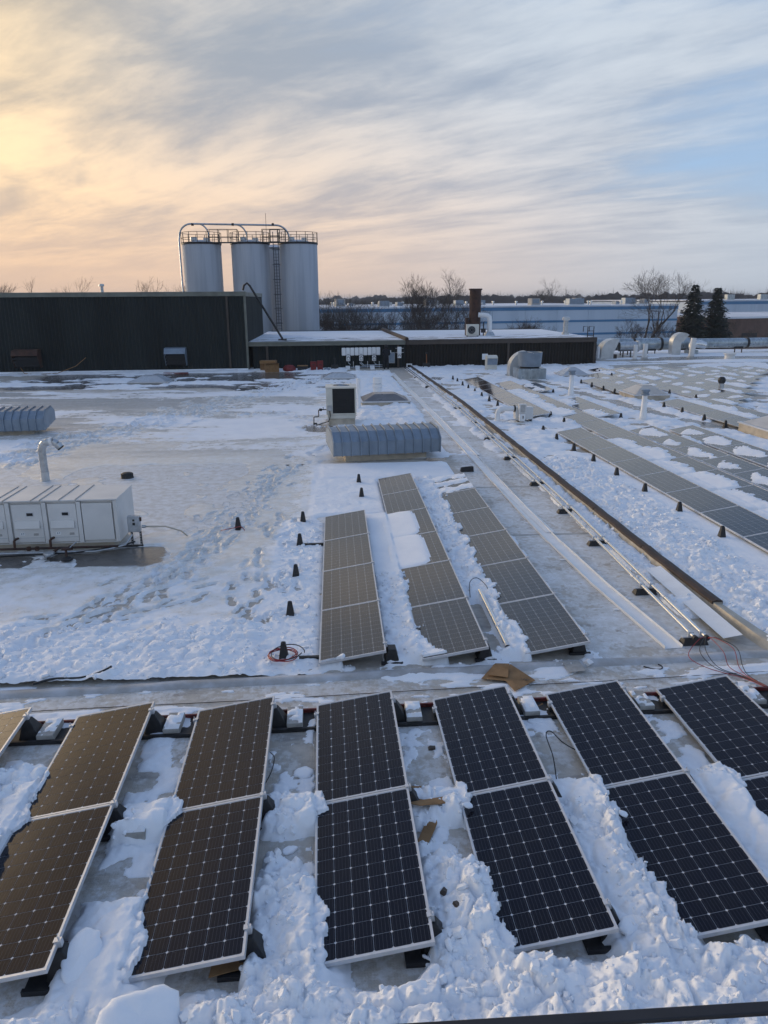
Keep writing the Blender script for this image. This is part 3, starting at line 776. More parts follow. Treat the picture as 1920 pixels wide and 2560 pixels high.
for nm, x, y, n, st, sl in RIGHT:
    rs_ = random.Random(sum(map(ord, nm)))
    rn = RNAME.get(nm) or ('%s of far right array' % FN[int(nm[1:])])
    for j in range(n):
        yy = y + j * st; xx = x - sl * (yy - y)
        if not in_view([(xx, yy, .1), (xx + 1, yy, .3), (xx, yy + st, .1), (xx + 1, yy + st, .3)]): continue
        m_ = row_mat(xx, yy, sl)
        far_i = n - 1 - j
        od = ORD[far_i] if far_i else 'first'
        kind = None
        if nm == 'c' and (j < 9 or 12 <= j < 17): kind = 'wide'
        elif nm in 'dg': kind = 'tear'
        elif nm == 'i': kind = 'wide' if j > 2 else 'tear'
        elif nm == 'f': kind = 'tear'
        elif nm[0] in 'lk' and rs_.random() < .75: kind = 'small' if rs_.random() < .58 else 'wide'
        elif nm == 'e' and j != 1: kind = 'edge'
        lab = '%s panel, %s from far end, %s' % ('snow-patched' if kind else 'bare', od, rn)
        place_panel(m_, lab, False, (), (st - .014) / PL)
        if kind: SNP.append((m_, kind, '%s panel from far end, %s' % (od, rn)))
# snow caught on panels
def snow_pad(m_, kind, where, seed):
    rs = np.random.RandomState(seed)
    xs = np.linspace(-.52, .97, 40); ys = np.linspace(-.01, 1.95, 52)
    X, Y = np.meshgrid(xs, ys); nz = fbm(X * 4 + seed * 7, Y * 4, seed, 5, .6) - .5; v = Y / 1.95
    if kind == 'pad':
        d_ = (1 - np.maximum(((X + .05) / .68), 0) ** 6 - np.abs((v - .5) / .49) ** 8 - np.abs(np.minimum(X + .02, 0) / .16) ** 4 + nz * .22) * .9; H = .034
    elif kind == 'wide':
        e = .22 + .34 * rs.rand() + .24 * np.sin((1 - v) * PI * .8 + .3) + nz * .42
        d_ = (e - X) / .25; d_ = np.minimum(d_, (X + .50) / .2); H = .055
    elif kind == 'tear':
        t = np.clip((X - .04) / .70, 0, 1); wd = .06 + .42 * np.sin(np.clip(t * 1.12, 0, 1) * PI * .62) ** 1.1
        d_ = np.minimum(1 - np.abs((v - .45 - .10 * rs.randn() * .5) / (wd * (.5 + .45 * rs.rand()) + 1e-4)) + nz * 1.0, (.50 + .3 * rs.rand() - X + nz * .4) / .12); d_ = np.where(X < .05, -1, d_); H = .032
    elif kind == 'small':
        lean = rs.uniform(-.5, .5)
        cx, cv = .28 + .25 * rs.rand(), .3 + .4 * rs.rand()
        d_ = 1 - ((X - cx) / (.14 + .26 * rs.rand())) ** 2 - ((v - cv + lean * (X - cx) * .5) / (.10 + .20 * rs.rand())) ** 2 + nz * 1.7; H = .026
    elif kind == 'streak':
        d_ = .50 - np.abs(((v * 3.0) % 1) - .5) * 2.2 + nz * 1.6 + .25 - .25 * X - (v > .92) * 2; H = .05
    else:
        d_ = (.45 - X + nz * .9) / .3; d_ = np.where(X < -.1, -1, d_); H = .04
    ends = np.minimum(v, 1 - v)
    d_ = np.minimum(d_, ends / .035 - .02)
    h = H * np.sqrt(np.clip(d_, 0, 1)) * (0.82 + .36 * (nz + .5))
    base = np.where(X < 0, -0.12 * sm(0, .3, -X) - .02 * (X < 0), 0.0) + X * 0
    Z = np.where(X < 0, h * 1.3 - 0.05 * sm(0, .45, -X) + .1655 * -X - .13 * sm(0, .10, -X) * (1 - sm(0, .07, ends)), h)
    o = grid_mesh('snow_patch', xs, ys, np.where(d_ > 0, Z + .0015, Z - .004), M['snow'], {'icy': np.zeros_like(X)}, d_ > 0)
    o.matrix_world = m_
    tag(o, 'snow patch on %s' % where, 'snow', 'snow patches left on the panels')
for s_, (m_, kind, where) in enumerate(SNP): snow_pad(m_, kind, where, s_ + 1)

# ------------------------------------------------------------------ racking: feet, trays, pavers
ft = MB(); ft.frus(0, 0, 0.0, 0.02, .095, .095, .09, .09).frus(0, 0, 0.02, .27, .072, .072, .034, .030); me_foot = None
def mounting_foot(x, y, label, group, h=1.0, rz=0.0):
    t = thing('mounting_foot', label, 'mounting foot', (x, y, float(zd(np.array(y)))), rz, group)
    b = MB(); b.frus(0, 0, 0.0, 0.03, .10, .10, .092, .092); part('base', b, M['black'], t)
    p = MB(); p.frus(0, 0, 0.03, .285 * h, .072, .070, .034, .030); part('pylon', p, M['black'], t, bevel=.006)
    c = MB(); c.box(-.020, .020, -.017, .017, .285 * h, .285 * h + .008); part('cap', c, M['louver'], t)
    return t
LF = 'black mounting feet left of the middle array'
for k, (x, y) in enumerate(((-.87, 10.25), (-.86, 11.81), (-.85, 13.64), (-.86, 15.62), (-.86, 17.39))):
    mounting_foot(x, y, ['black tapered foot ringed by a red wire coil', 'black tapered foot second behind the wire coil', 'black tapered foot third behind the wire coil',
                         'black tapered foot joined to the array by a black bar', 'black tapered foot farthest back of the five beside the left row'][k], LF)
mounting_foot(.62, 21.27, 'black foot on snow just before the ribbed roof hood', LF)
mounting_foot(.64, 19.62, 'black foot on snow left of the tip of the middle row', LF)
mounting_foot(-2.37, 17.02, 'lone black foot on open snow among footprints', LF)
RF = 'black mounting feet beside the right array'
for k, (x, y) in enumerate(((8.55, 15.38), (8.52, 17.46), (8.44, 19.42), (8.4, 21.44), (8.37, 23.44), (8.33, 25.39), (8.29, 27.37), (8.28, 29.21))):
    mounting_foot(x, y, 'black foot, %s from the front in the line beside the near right array' % (ORD[k] if k else 'first'), RF)
for k, (x, y) in enumerate(((9.67, 33.02), (9.72, 31.16))): mounting_foot(x, y, ['black foot at the near corner of the far row by the blower', 'black foot between the blower and the second long row'][k], RF)
for k, (x, y) in enumerate(((8.08, 36.9), (8.03, 38.75), (7.98, 40.56), (7.93, 42.36), (7.91, 44.37), (7.87, 46.19), (7.86, 48.15), (7.82, 49.78))):
    mounting_foot(x, y, 'black foot, %s from the front in the far line behind the blower' % (ORD[k] if k else 'first'), RF)
for k, (x, y) in enumerate(((16.11, 29.75), (16.04, 31.46), (16.05, 33.62), (16.0, 35.5))): mounting_foot(x, y, 'black foot, %s from the front under the raised row by the vent pipe' % (ORD[k] if k else 'first'), RF)
for k, (x, y) in enumerate(((15.69, 41.3), (15.56, 42.77), (15.51, 44.65), (15.4, 46.34))): mounting_foot(x, y, 'black foot, %s from the front of the row behind the dome light' % (ORD[k] if k else 'first'), RF)
for k, (x, y) in enumerate(((18.5, 40.5), (18.9, 38.2), (18.75, 52.6), (18.8, 50.3))): mounting_foot(x, y, ['black foot left of the gap behind the dome light', 'black foot right of the gap behind the dome light', 'black foot at the far corner of the far right array', 'black foot below the far corner of the far right array'][k], RF)
mounting_foot(12.25, 41.6, 'black foot at the near corner of the dark pair', RF); mounting_foot(12.6, 32.2, 'black foot at the near corner of the short row', RF)
# near feet that hold the raised edges, and their ballast trays
def near_rack(i, ly, label_where, tray=True):
    x, y, z = near_pt(X0L + PITX * i + .978 + .02, ly)
    t = thing('ballast_tray', 'black ballast tray with wedge foot %s' % label_where, 'ballast tray', (x, y, z), PSI, 'ballast trays under the nearest array')
    b = MB(); b.hexa([(-.10, -.13, 0), (.17, -.13, 0), (.17, .13, 0), (-.10, .13, 0), (-.05, -.06, .225), (.03, -.05, .235), (.03, .05, .235), (-.05, .06, .225)]); part('wedge_foot', b, M['black'], t, bevel=.008)
    if tray:
        b = MB(); b.box(-.25, .60, -.20, .20, .002, .010); part('pan', b, M['black'], t)
        b = MB(); b.box(-.25, .62, -.235, -.200, .002, .050); part('front_lip', b, M['black'], t)
        b = MB(); b.box(-.25, .62, .200, .228, .002, .058); part('back_lip', b, M['red'], t)
        b = MB(); b.frus(.56, 0, .010, .09, .05, .07, .03, .05); part('low_foot', b, M['black'], t)
    return t
def paver(x, y, z, rz, label, tiltx=0.0):
    t = thing('concrete_paver', label, 'paver', (x, y, z), rz, 'concrete ballast blocks between the panel columns')
    t.rotation_euler = (tiltx, 0, rz)
    b = MB(); b.box(-.10, .10, -.20, .20, 0, .095); part('block', b, M['concrete'], t, bevel=.008)
    xs = np.linspace(-.097, .097, 12); ys = np.linspace(-.195, .195, 20); X, Y = np.meshgrid(xs, ys)
    nz = fbm(X * 9 + x * 5, Y * 9 + y, 5, 4); e = np.minimum(1 - np.abs(X) / .1, 1 - np.abs(Y) / .2) * 3
    H = np.minimum(.03, (nz - .38) * .13) * np.clip(e, 0, 1)
    o = grid_mesh('snow_crust', xs, ys, .095 + H, M['snow'], {'icy': np.full_like(X, .4)}, H > .002); o.parent = t
    return t
for i in range(-3, 4):
    cn = NEARN[i] if i < 3 else 'seventh'
    near_rack(i, -.20, 'under the far corner of the %s near column' % cn)
    near_rack(i, -1.975, 'under the middle joint of the %s near column' % cn)
    if i > -3: near_rack(i, -3.68, 'under the near corner of the %s near column' % cn)
    if i < 4:
        x, y, z = near_pt(X0L + PITX * i + .978 + .265, -.20)
        paver(x, y, z + .012, PSI + random.uniform(-.03, .03), 'grey concrete block on the tray right of the %s near column, far end' % cn)
x, y, z = near_pt(X0L - 2 * PITX + .978 + .27, -2.08); paver(x, y, z + .05, PSI, 'snow-buried concrete block between second and third columns at the joint')
x, y, z = near_pt(X0L + PITX + .978 + .30, -3.75); paver(x, y, z + .05, PSI + .05, 'snow-topped concrete block beside the near corner of the fifth column')
# trays left of the middle array
for k, (y, l) in enumerate(((10.2, 'beside the red wire coil'), (15.6, 'reaching the fourth foot'))):
    b = MB(); b.box(-.80, -.30, y - .04, y + .02, .02, .07); tag(link('tray_bar', b.mesh('tray_bar', M['black'])), 'black bar from the left row to the foot %s' % l, 'bar')
for k, (xx, yy) in enumerate(((1.24, 10.1), (2.24, 10.1), (3.70, 10.2), (3.66, 20.7), (3.75, 19.2))):
    t = thing('support_foot', ['black support under the near right corner of the left row', 'black support under the near right corner of the middle row', 'black support under the near right corner of the right row',
              'black ribbed clip foot by the far tip of the right row', 'black clip foot second from the far tip of the right row'][k], 'mounting foot', (xx - (.5 if k == 0 else .1), yy, 0), 0, 'black feet along the middle array')
    b = MB(); b.frus(0, 0, 0, .22, .12, .13, .06, .09); part('block', b, M['black'], t, bevel=.01)
    b = MB(); b.box(-.16, .16, -.16, -.10, 0, .04); part('lip', b, M['black'], t)

# ------------------------------------------------------------------ buildings
def corrugated(mb, a, b, z0, z1, pitch=.25, depth=.045):
    """ribbed sheet between plan points a and b, ribs standing toward the viewer side (right-hand normal of a->b turned out)"""
    a = Vector(a); b = Vector(b); L = (b - a).length; t = (b - a) / L; nrm = Vector((t.y, -t.x))
    n = max(1, round(L / pitch)); p = L / n; pts = []
    for k in range(n):
        for u, d_ in ((0, 0), (.30, 0), (.42, 1), (.80, 1), (.92, 0)): pts.append(a + t * (k + u) * p + nrm * d_ * depth)
    pts.append(b)
    vs = [(q.x, q.y, z0) for q in pts] + [(q.x, q.y, z1) for q in pts]; m = len(pts)
    mb.add(vs, [(i, i + 1, m + i + 1, m + i) for i in range(m - 1)])
def ptl(a, b, s): return (a[0] + (b[0] - a[0]) * s, a[1] + (b[1] - a[1]) * s)
WA, WB = (-46.0, 57.3), (-6.65, 58.9)       # front wall of the tall building
SB = (-6.65, 72.5)
t = thing('tall_building', 'tall dark green ribbed metal building along the left side of the roof', 'building', (0, 0, 0))
b = MB(); corrugated(b, WA, WB, -.25, 5.55, .26); part('front_siding', b, M['siding'], t)
b = MB(); corrugated(b, WB, SB, -.25, 5.50, .26); part('side_siding', b, M['siding'], t)
b = MB(); b.add([(WA[0], WA[1] + .1, 5.62), (WB[0] - .1, WB[1] + .1, 5.62), (SB[0] - .1, SB[1], 5.62), (-46, 72.5, 5.62)], [(0, 1, 2, 3)]); part('roof', b, M['lap'], t)
b = MB(); b.hexa([(WA[0], WA[1] - .14, 5.50), (WB[0] + .10, WB[1] - .14, 5.50), (WB[0] + .10, WB[1] + .25, 5.50), (WA[0], WA[1] + .25, 5.50), (WA[0], WA[1] - .14, 5.84), (WB[0] + .10, WB[1] - .14, 5.84), (WB[0] + .10, WB[1] + .25, 5.84), (WA[0], WA[1] + .25, 5.84)]); part('coping', b, M['coping'], t, bevel=.03)
b = MB(); b.box(WB[0] - .2, WB[0] + .10, WB[1] + .253, SB[1], 5.48, 5.80); part('side_coping', b, M['coping'], t, bevel=.02)
for s in (.966,):
    x, y = ptl(WA, WB, s); b = MB(); b.box(x - .07, x + .07, y - .16, y - .055, -.2, 5.49); part('downpipe', b, M['trim'], t, bevel=.02)
b = MB(); b.box(WB[0] - .09, WB[0] + .07, WB[1] - .075, WB[1] + .05, -.2, 5.495); part('corner_trim', b, M['coping'], t)
b = MB(); b.box(-46, -6.5, 57.0, 57.25, -.1, .10); b2 = MB(); b2.hexa([(WA[0], WA[1] - .28, -.05), (WB[0], WB[1] - .28, -.05), (WB[0], WB[1] - .06, -.05), (WA[0], WA[1] - .06, -.05), (WA[0], WA[1] - .22, .16), (WB[0], WB[1] - .22, .16), (WB[0], WB[1] - .06, .16), (WA[0], WA[1] - .06, .16)]); part('base_flashing', b2, M['snow'], t)

def wall_hood(x, y, z0, wd, label, mat):
    t = thing('wall_hood', label, 'wall hood', (x, y, z0), .04, 'hooded vents on the tall building')
    h = 1.35; dpt = .95
    prof = [(0, 0), (0, h), (-dpt * .75, h - .05), (-dpt, h - .45), (-dpt * .45, 0)]   # (y,z)
    for sx in (-wd / 2, wd / 2 - .03): b = MB(); b.prism(prof, sx, sx + .03, 'x'); part('side_cheek', b, mat, t)
    b = MB(); b.add([(-wd / 2 + .03, -dpt * .75, h - .05), (wd / 2 - .03, -dpt * .75, h - .05), (wd / 2 - .03, 0, h), (-wd / 2 + .03, 0, h), (-wd / 2 + .03, -dpt, h - .45), (wd / 2 - .03, -dpt, h - .45)], [(0, 1, 2, 3), (4, 5, 1, 0)]); part('hood_top', b, mat, t)
    b = MB(); b.box(-wd / 2 + .031, wd / 2 - .031, -.20, -.05, .02, h - .1); part('screen', b, M['louver'], t)
    for k in range(3):
        b = MB(); b.box(-wd / 2 + .04, wd / 2 - .04, -dpt * .55 - k * .13, -dpt * .55 - k * .13 + .02, .12 + k * .24, .30 + k * .24); part('blade', b, M['louver'], t)
x, y = ptl(WA, WB, (46 - 22.75) / 39.35); wall_hood(x, y - .05, .47, 1.85, 'rust-streaked hooded wall vent nearest the left edge of the photo', M['rust'])
x, y = ptl(WA, WB, (46 - 11.98) / 39.35); wall_hood(x, y - .05, .47, 1.55, 'blue-grey hooded wall vent in the middle of the dark wall', M['hood'])
b = MB(); b.tube([(-23.2, 57.6, .5), (-22.9, 57.4, .1), (-22.0, 57.3, .02), (-20.5, 57.4, .1), (-19.3, 57.9, .55), (-18.6, 58.25, 1.15)], .025, 6)
tag(link('hose', b.mesh('hose', M['cardboard'], 60)), 'thin brown hose drooping along the dark wall by the rusty hood', 'hose')
b = MB(); b.box(-12.7, -10.9, 56.9, 57.1, 0.0, .07); tag(link('red_strip', b.mesh('red_strip', M['redbag'])), 'red strip lying below the blue-grey wall hood', 'strip')
t = thing('roof_vent_pipe', 'small capped vent pipe on top of the tall dark building', 'vent pipe', (-19.15, 66, 5.62))
b = MB(); b.lathe([(.13, 0), (.13, .75)], 14); part('pipe', b, M['steel'], t, 60)
b = MB(); b.lathe([(.02, .98), (.20, .94), (.22, .78), (.13, .76)], 14); part('cap', b, M['steel'], t, 50)

# low building in front of the silos
LA, LB, LC = (-6.3, 59.35), (5.55, 59.75), (21.15, 60.9)
t = thing('low_building', 'long low dark ribbed building with a flat snowy roof behind the array', 'building')
b = MB(); corrugated(b, LA, LB, -.25, 1.80, .25); part('left_siding', b, M['siding'], t)
b = MB(); corrugated(b, LB, LC, -.25, 1.80, .25); part('right_siding', b, M['siding_brown'], t)
b = MB(); corrugated(b, LC, (21.15, 78), -.25, 1.80, .25); part('end_siding', b, M['siding_brown'], t)
def fascia(a, c, z0, z1, o0, o1):
    b = MB(); b.hexa([(a[0], a[1] - o0, z0), (c[0], c[1] - o0, z0), (c[0], c[1] + o1, z0), (a[0], a[1] + o1, z0), (a[0], a[1] - o0, z1), (c[0], c[1] - o0, z1), (c[0], c[1] + o1, z1), (a[0], a[1] + o1, z1)]); return b
part('left_fascia', fascia((LA[0] - .35, LA[1]), (LB[0] - .02, LB[1]), 1.78, 2.12, .35, .05), M['coping'], t, bevel=.03)
part('right_fascia', fascia((LB[0] + .02, LB[1]), (LC[0] + .12, LC[1]), 1.76, 2.14, .24, .05), M['trim'], t, bevel=.03)
part('left_gutter', fascia((LA[0] - .35, LA[1] - .36), (LB[0], LB[1] - .36), 2.02, 2.10, .05, .0), M['coping'], t)
for x, y in ((-5.2, 59.2), (4.98, 59.55), (13.9, 60.2)):
    b = MB(); b.box(x - .08, x + .08, y - .05, y + .12, -.2, 1.77); part('wall_trim', b, M['trim'], t)
b = MB(); b.box(21.05, 21.25, 60.85, 61.05, -.2, 1.755); part('corner_trim', b, M['trim'], t)
def mk_lowroof():
    m, g, p = new_mat('low_roof_snow_and_water')
    co = g.coord('Object'); x, y, z = g.sep(co)
    front = (y - x * 0.06).smooth(60.0, 73.0, 1.0, 0.0)
    n = g.noise(g.mapping(co, scale=(.5, 1.6, 1)), .9, 6, .6)
    k = (front * .50 + (n - .5) * 2.6).smooth(.50, .62)
    setc(g, p, 'Base Color', g.mix(k, (.78, .81, .86), (.12, .11, .105)))
    setc(g, p, 'Roughness', k * -.05 + .62); p.inputs['Specular IOR Level'].default_value = .2
    return m
b = MB(); b.add([(LA[0] - .34, LA[1] - .30, 2.105), (LB[0], LB[1] - .30, 2.105), (LC[0] + .1, LC[1] - .2, 2.11), (LC[0] + .1, 78, 2.15), (LB[0], 78, 2.15), (LA[0] - .34, 78, 2.15)], [(0, 1, 4, 5), (1, 2, 3, 4)]); part('flat_roof', b, mk_lowroof(), t)
b = MB(); b.hexa([(5.50, 59.2, 2.10), (5.80, 59.2, 2.10), (5.1, 77.9, 2.12), (4.8, 77.9, 2.12), (5.53, 59.2, 2.34), (5.75, 59.2, 2.34), (5.05, 77.9, 2.40), (4.83, 77.9, 2.40)]); part('roof_divider', b, M['rustcap'], t)
b = MB(); b.box(LA[0], 21.2, 77.8, 78.0, -.2, 2.2); part('rear_wall', b, M['siding'], t)
# snow bank at the wall foot, right part
b = MB(); b.box(LA[0], LC[0], 60.9, 61.0, -.2, -.1)

# steel pole propped between the two roofs
b = MB(); b.tube([(-7.1, 62, 5.95), (-7.0, 62, 6.33), (-6.75, 62, 6.50), (-6.55, 62, 6.30), (-4.12, 61.6, 2.20)], .085, 8); t = thing('steel_brace', 'dark steel pole slanting from the tall building down to the low roof', 'pole', (0, 0, 0))
part('pole', b, M['rail'], t, 50)
b = MB(); b.box(-4.45, -3.80, 61.35, 61.85, 2.09, 2.20); part('foot_plate', b, M['rail'], t)

# ------------------------------------------------------------------ silos
SIL = [(-13.9, 85.5, 'left'), (-8.75, 85.5, 'middle'), (-3.62, 85.5, 'right'), (-6.75, 90.8, 'rear')]
SR, SZ = 2.03, 11.0
SL = {'left': 'leftmost white grain silo standing apart behind the dark building', 'middle': 'second white silo from the left, beside the slanting steel pole',
      'right': 'rightmost white silo, right of the tall ladder', 'rear': 'white silo half hidden behind the middle and right silos'}
for (cx, cy, nm) in SIL:
    zt = SZ if nm != 'rear' else 10.85
    t = thing('silo', SL[nm], 'silo', (cx, cy, -7), 0, 'white steel silos')
    H = zt + 7
    b = MB(); b.lathe([(SR, 0), (SR, H * .5), (SR * .999, H * .5), (SR, H * .5 + .02), (SR, H)], 48); part('shell', b, M['silo'], t, 40)
    b = MB(); b.lathe([(SR + .07, H - .10), (SR + .07, H + .02), (SR, H + .02), (SR, H - .10)], 48); part('rim', b, M['rail'], t, 30)
    b = MB(); b.lathe([(SR, H + .021), (.5, H + .40), (0.01, H + .42)], 32); part('roof_cone', b, M['silo'], t, 40)
    for k in range(3):
        b = MB(); b.lathe([(SR + .012, 4 + k * 5.1), (SR + .022, 4.03 + k * 5.1), (SR + .012, 4.06 + k * 5.1)], 48); part('weld_band', b, M['silo'], t, 40)
    if nm != 'rear':
        ra = SR + .05
        for k in range(14):
            an = 2 * PI * k / 14 + .2; b = MB(); b.tube([(ra * math.cos(an), ra * math.sin(an), H), (ra * math.cos(an), ra * math.sin(an), H + 1.12)], .035, 5); part('rail_post', b, M['rail'], t)
        for zz in (.55, 1.10):
            b = MB(); b.tube([(ra * math.cos(2 * PI * k / 40), ra * math.sin(2 * PI * k / 40), H + zz) for k in range(41)], .026, 5, False); part('hand_rail', b, M['rail'], t)
        b = MB(); b.tube([(ra * math.cos(2 * PI * k / 40), ra * math.sin(2 * PI * k / 40), H + .06) for k in range(41)], .05, 4, False); part('toe_board', b, M['rail'], t)
        b = MB(); b.lathe([(.35, H + .3), (.35, H + .62), (.0, H + .64)], 14, (-.7, -.5, 0)); part('hatch', b, M['steel'], t, 40)
        b = MB(); b.box(.4, .95, -1.1, -.6, H + .1, H + .55); part('filter_box', b, M['steel'], t)
# bridges between the silo tops
def walkway(x0, x1, y, label):
    t = thing('silo_walkway', label, 'walkway', (0, 0, SZ), 0, 'walkways joining the silo tops')
    b = MB(); b.box(x0, x1, y - .45, y + .45, .02, .10); part('grating', b, M['rail'], t)
    for s in (-.45, .45):
        for zz in (.6, 1.35):
            b = MB(); b.tube([(x0, y + s, zz), (x1, y + s, zz)], .026, 5); part('hand_rail', b, M['rail'], t)
        for k in range(4):
            x = x0 + (x1 - x0) * k / 3; b = MB(); b.tube([(x, y + s, .1), (x, y + s, 1.37)], .034, 5); part('rail_post', b, M['rail'], t)
walkway(-12.9, -9.9, 84.3, 'railed walkway between the leftmost and second silo tops')
walkway(-7.3, -4.9, 84.2, 'railed walkway between the second silo and the ladder head')
t = thing('silo_ladder', 'tall dark caged ladder running up between the silos', 'ladder', (-5.92, 83.85, 0))
for s in (-.26, .26):
    b = MB(); b.tube([(s, 0, 2.0), (s, 0, 12.1)], .045, 6); part('stile', b, M['spout'], t)
for k in range(28):
    b = MB(); b.tube([(-.26, 0, 2.2 + k * .32), (.26, 0, 2.2 + k * .32)], .02, 4); part('rung', b, M['spout'], t)
for k in range(6):
    z = 2.8 + k * 1.5; b = MB(); b.tube([(.40 * math.sin(a) * 1.0, -.40 * math.cos(a) * 1.4 + .0, z) for a in np.linspace(-1.75, 1.75, 12)], .04, 5); part('cage_hoop', b, M['spout'], t)
b = MB(); b.tube([(0.02, -.56, 2.8), (0.02, -.56, 10.3)], .035, 5); part('cage_strap', b, M['spout'], t)
b = MB(); b.box(-.55, .55, -.75, .45, 11.0, 11.10); part('landing', b, M['rail'], t)
for x in (-.5, .5):
    b = MB(); b.tube([(x, -.7, 11.05), (x, -.7, 12.3)], .045, 5); part('landing_post', b, M['rail'], t)
b = MB(); b.box(-.5, .5, -.72, -.68, 12.24, 12.32).box(-.5, .5, -.72, -.68, 11.6, 11.67); part('landing_rail', b, M['rail'], t)
# overhead fill pipe
t = thing('fill_pipe', 'curved steel fill pipe arching over the silo tops', 'pipe')
def arc(c, r, a0, a1, y, n=12): return [(c[0] + r * math.cos(a), y, c[1] + r * math.sin(a)) for a in np.linspace(a0, a1, n)]
y = 84.9
b = MB(); b.tube([(-16.0, y - .5, -2), (-16.02, y - .5, 11.3)] + arc((-14.75, 11.65), 1.32, PI, PI / 2, y) + [(-5.9, y, 12.83)] + arc((-5.9, 11.45), 1.38, PI / 2, 0, y) + [(-4.5, y, 10.9)], .095, 10); part('main_pipe', b, M['steel'], t, 60)
b = MB(); b.tube([(-14.6, y, 12.95)] + arc((-14.1, 11.9), 1.08, PI / 2, .05, y) + [(-13.0, y, 10.95)], .08, 8); part('branch_pipe', b, M['steel'], t, 60)
b = MB(); b.tube([(-10.6, y, 12.9)] + arc((-10.2, 11.7), 1.2, PI / 2, .05, y) + [(-9.0, y, 10.9)], .08, 8); part('branch_pipe', b, M['steel'], t, 60)
for x in (-14.6, -10.4, -6.2):
    b = MB(); b.tube([(x - .12, y, 12.92), (x + .12, y, 12.90)], .135, 8); part('coupling', b, M['rail'], t)
b = MB(); b.tube([(-6.9, 84.6, 11), (-6.9, 84.6, 14.0)], .02, 4); part('lightning_rod', b, M['rail'], t)

# ------------------------------------------------------------------ on the low roof
t = thing('rusty_chimney', 'thick rusty brown steel chimney on the low building roof', 'chimney', (12.28, 66.5, 2.12))
b = MB(); b.lathe([(.50, 0), (.50, 3.86), (.46, 3.86), (.46, 3.4)], 28); part('stack', b, M['rust'], t, 40)
b = MB(); b.lathe([(.505, 3.78), (.58, 3.80), (.58, 3.92), (.505, 3.90)], 28); part('rim', b, M['rust'], t, 30)
b = MB(); b.box(-.82, -.55, -.2, .2, 0, 1.5); part('side_casing', b, M['rust'], t)
t = thing('condenser_unit', 'small pale fan condenser unit at the foot of the rusty chimney', 'air conditioner', (11.75, 64.6, 2.12))
b = MB(); b.box(-.53, .53, -.2, .2, .06, 1.0); part('cabinet', b, M['cream'], t, bevel=.02)
b = MB(); b.add([(-.10 + .33 * math.cos(a), -.205, .53 + .33 * math.sin(a)) for a in np.linspace(0, 2 * PI, 24, endpoint=False)], [tuple(range(24))[::-1]]); part('fan_opening', b, M['louver'], t)
for r_ in (.12, .22, .31):
    b = MB(); b.tube([(-.10 + r_ * math.cos(a), -.215, .53 + r_ * math.sin(a)) for a in np.linspace(0, 2 * PI, 25)], .008, 4, False); part('fan_guard', b, M['steel'], t)
b = MB(); b.box(-.5, -.4, -.2, .2, 0, .06).box(.4, .5, -.2, .2, 0, .06); part('feet', b, M['black'], t)
t = thing('elbow_duct', 'shiny white insulated elbow duct beside the rusty chimney', 'duct', (13.45, 66.0, 2.12))
b = MB(); b.tube([(.05, 0, .15), (.05, 0, 1.25), (0, 0, 1.50), (-.18, 0, 1.66), (-.45, 0, 1.70), (-.95, .1, 1.74)], .21, 14); part('pipe', b, M['white'], t, 50)
b = MB(); b.frus(.05, 0, 0, .32, .42, .42, .26, .26); part('base', b, M['steel'], t)
b = MB(); b.tube([(-.55, -.35, 0), (-.55, -.35, 1.15)], .05, 6).box(-.75, -.38, -.5, -.2, .25, .6); part('valve_set', b, M['rail'], t)
t = thing('mushroom_vent', 'grey vent pipe with mushroom cap near the low roof corner', 'vent pipe', (20.3, 66.2, 2.12))
b = MB(); b.lathe([(.32, 0), (.30, .22), (.22, .25), (.20, 1.25)], 18); part('pipe', b, M['steel'], t, 40)
b = MB(); b.lathe([(.0, 1.52), (.26, 1.50), (.33, 1.42), (.33, 1.22), (.21, 1.20)], 18); part('cap', b, M['duct_light'], t, 40)
t = thing('roof_ladder', 'dark ladder hooks sticking up over the low roof corner', 'ladder', (20.75, 61.6, 2.1))
for k in range(2):
    b = MB(); b.tube([(k * .5, 0, -2), (k * .5, 0, .86), (k * .5 - .38, 0, .86), (k * .5 - .38, 0, .45)], .035, 6); part('stile', b, M['rail'], t)
for z in (.15, .5):
    b = MB(); b.tube([(0, 0, z), (.5, 0, z)], .025, 5); part('rung', b, M['rail'], t)
b = MB(); b.tube([(21.35, 61.0, -.1), (21.4, 61.2, .6), (21.45, 61.3, 1.3), (21.25, 61.3, 1.9)], .045, 6); tag(link('downpipe', b.mesh('downpipe', M['rail'], 60)), 'dark bent downpipe on the right end of the low building', 'downpipe')

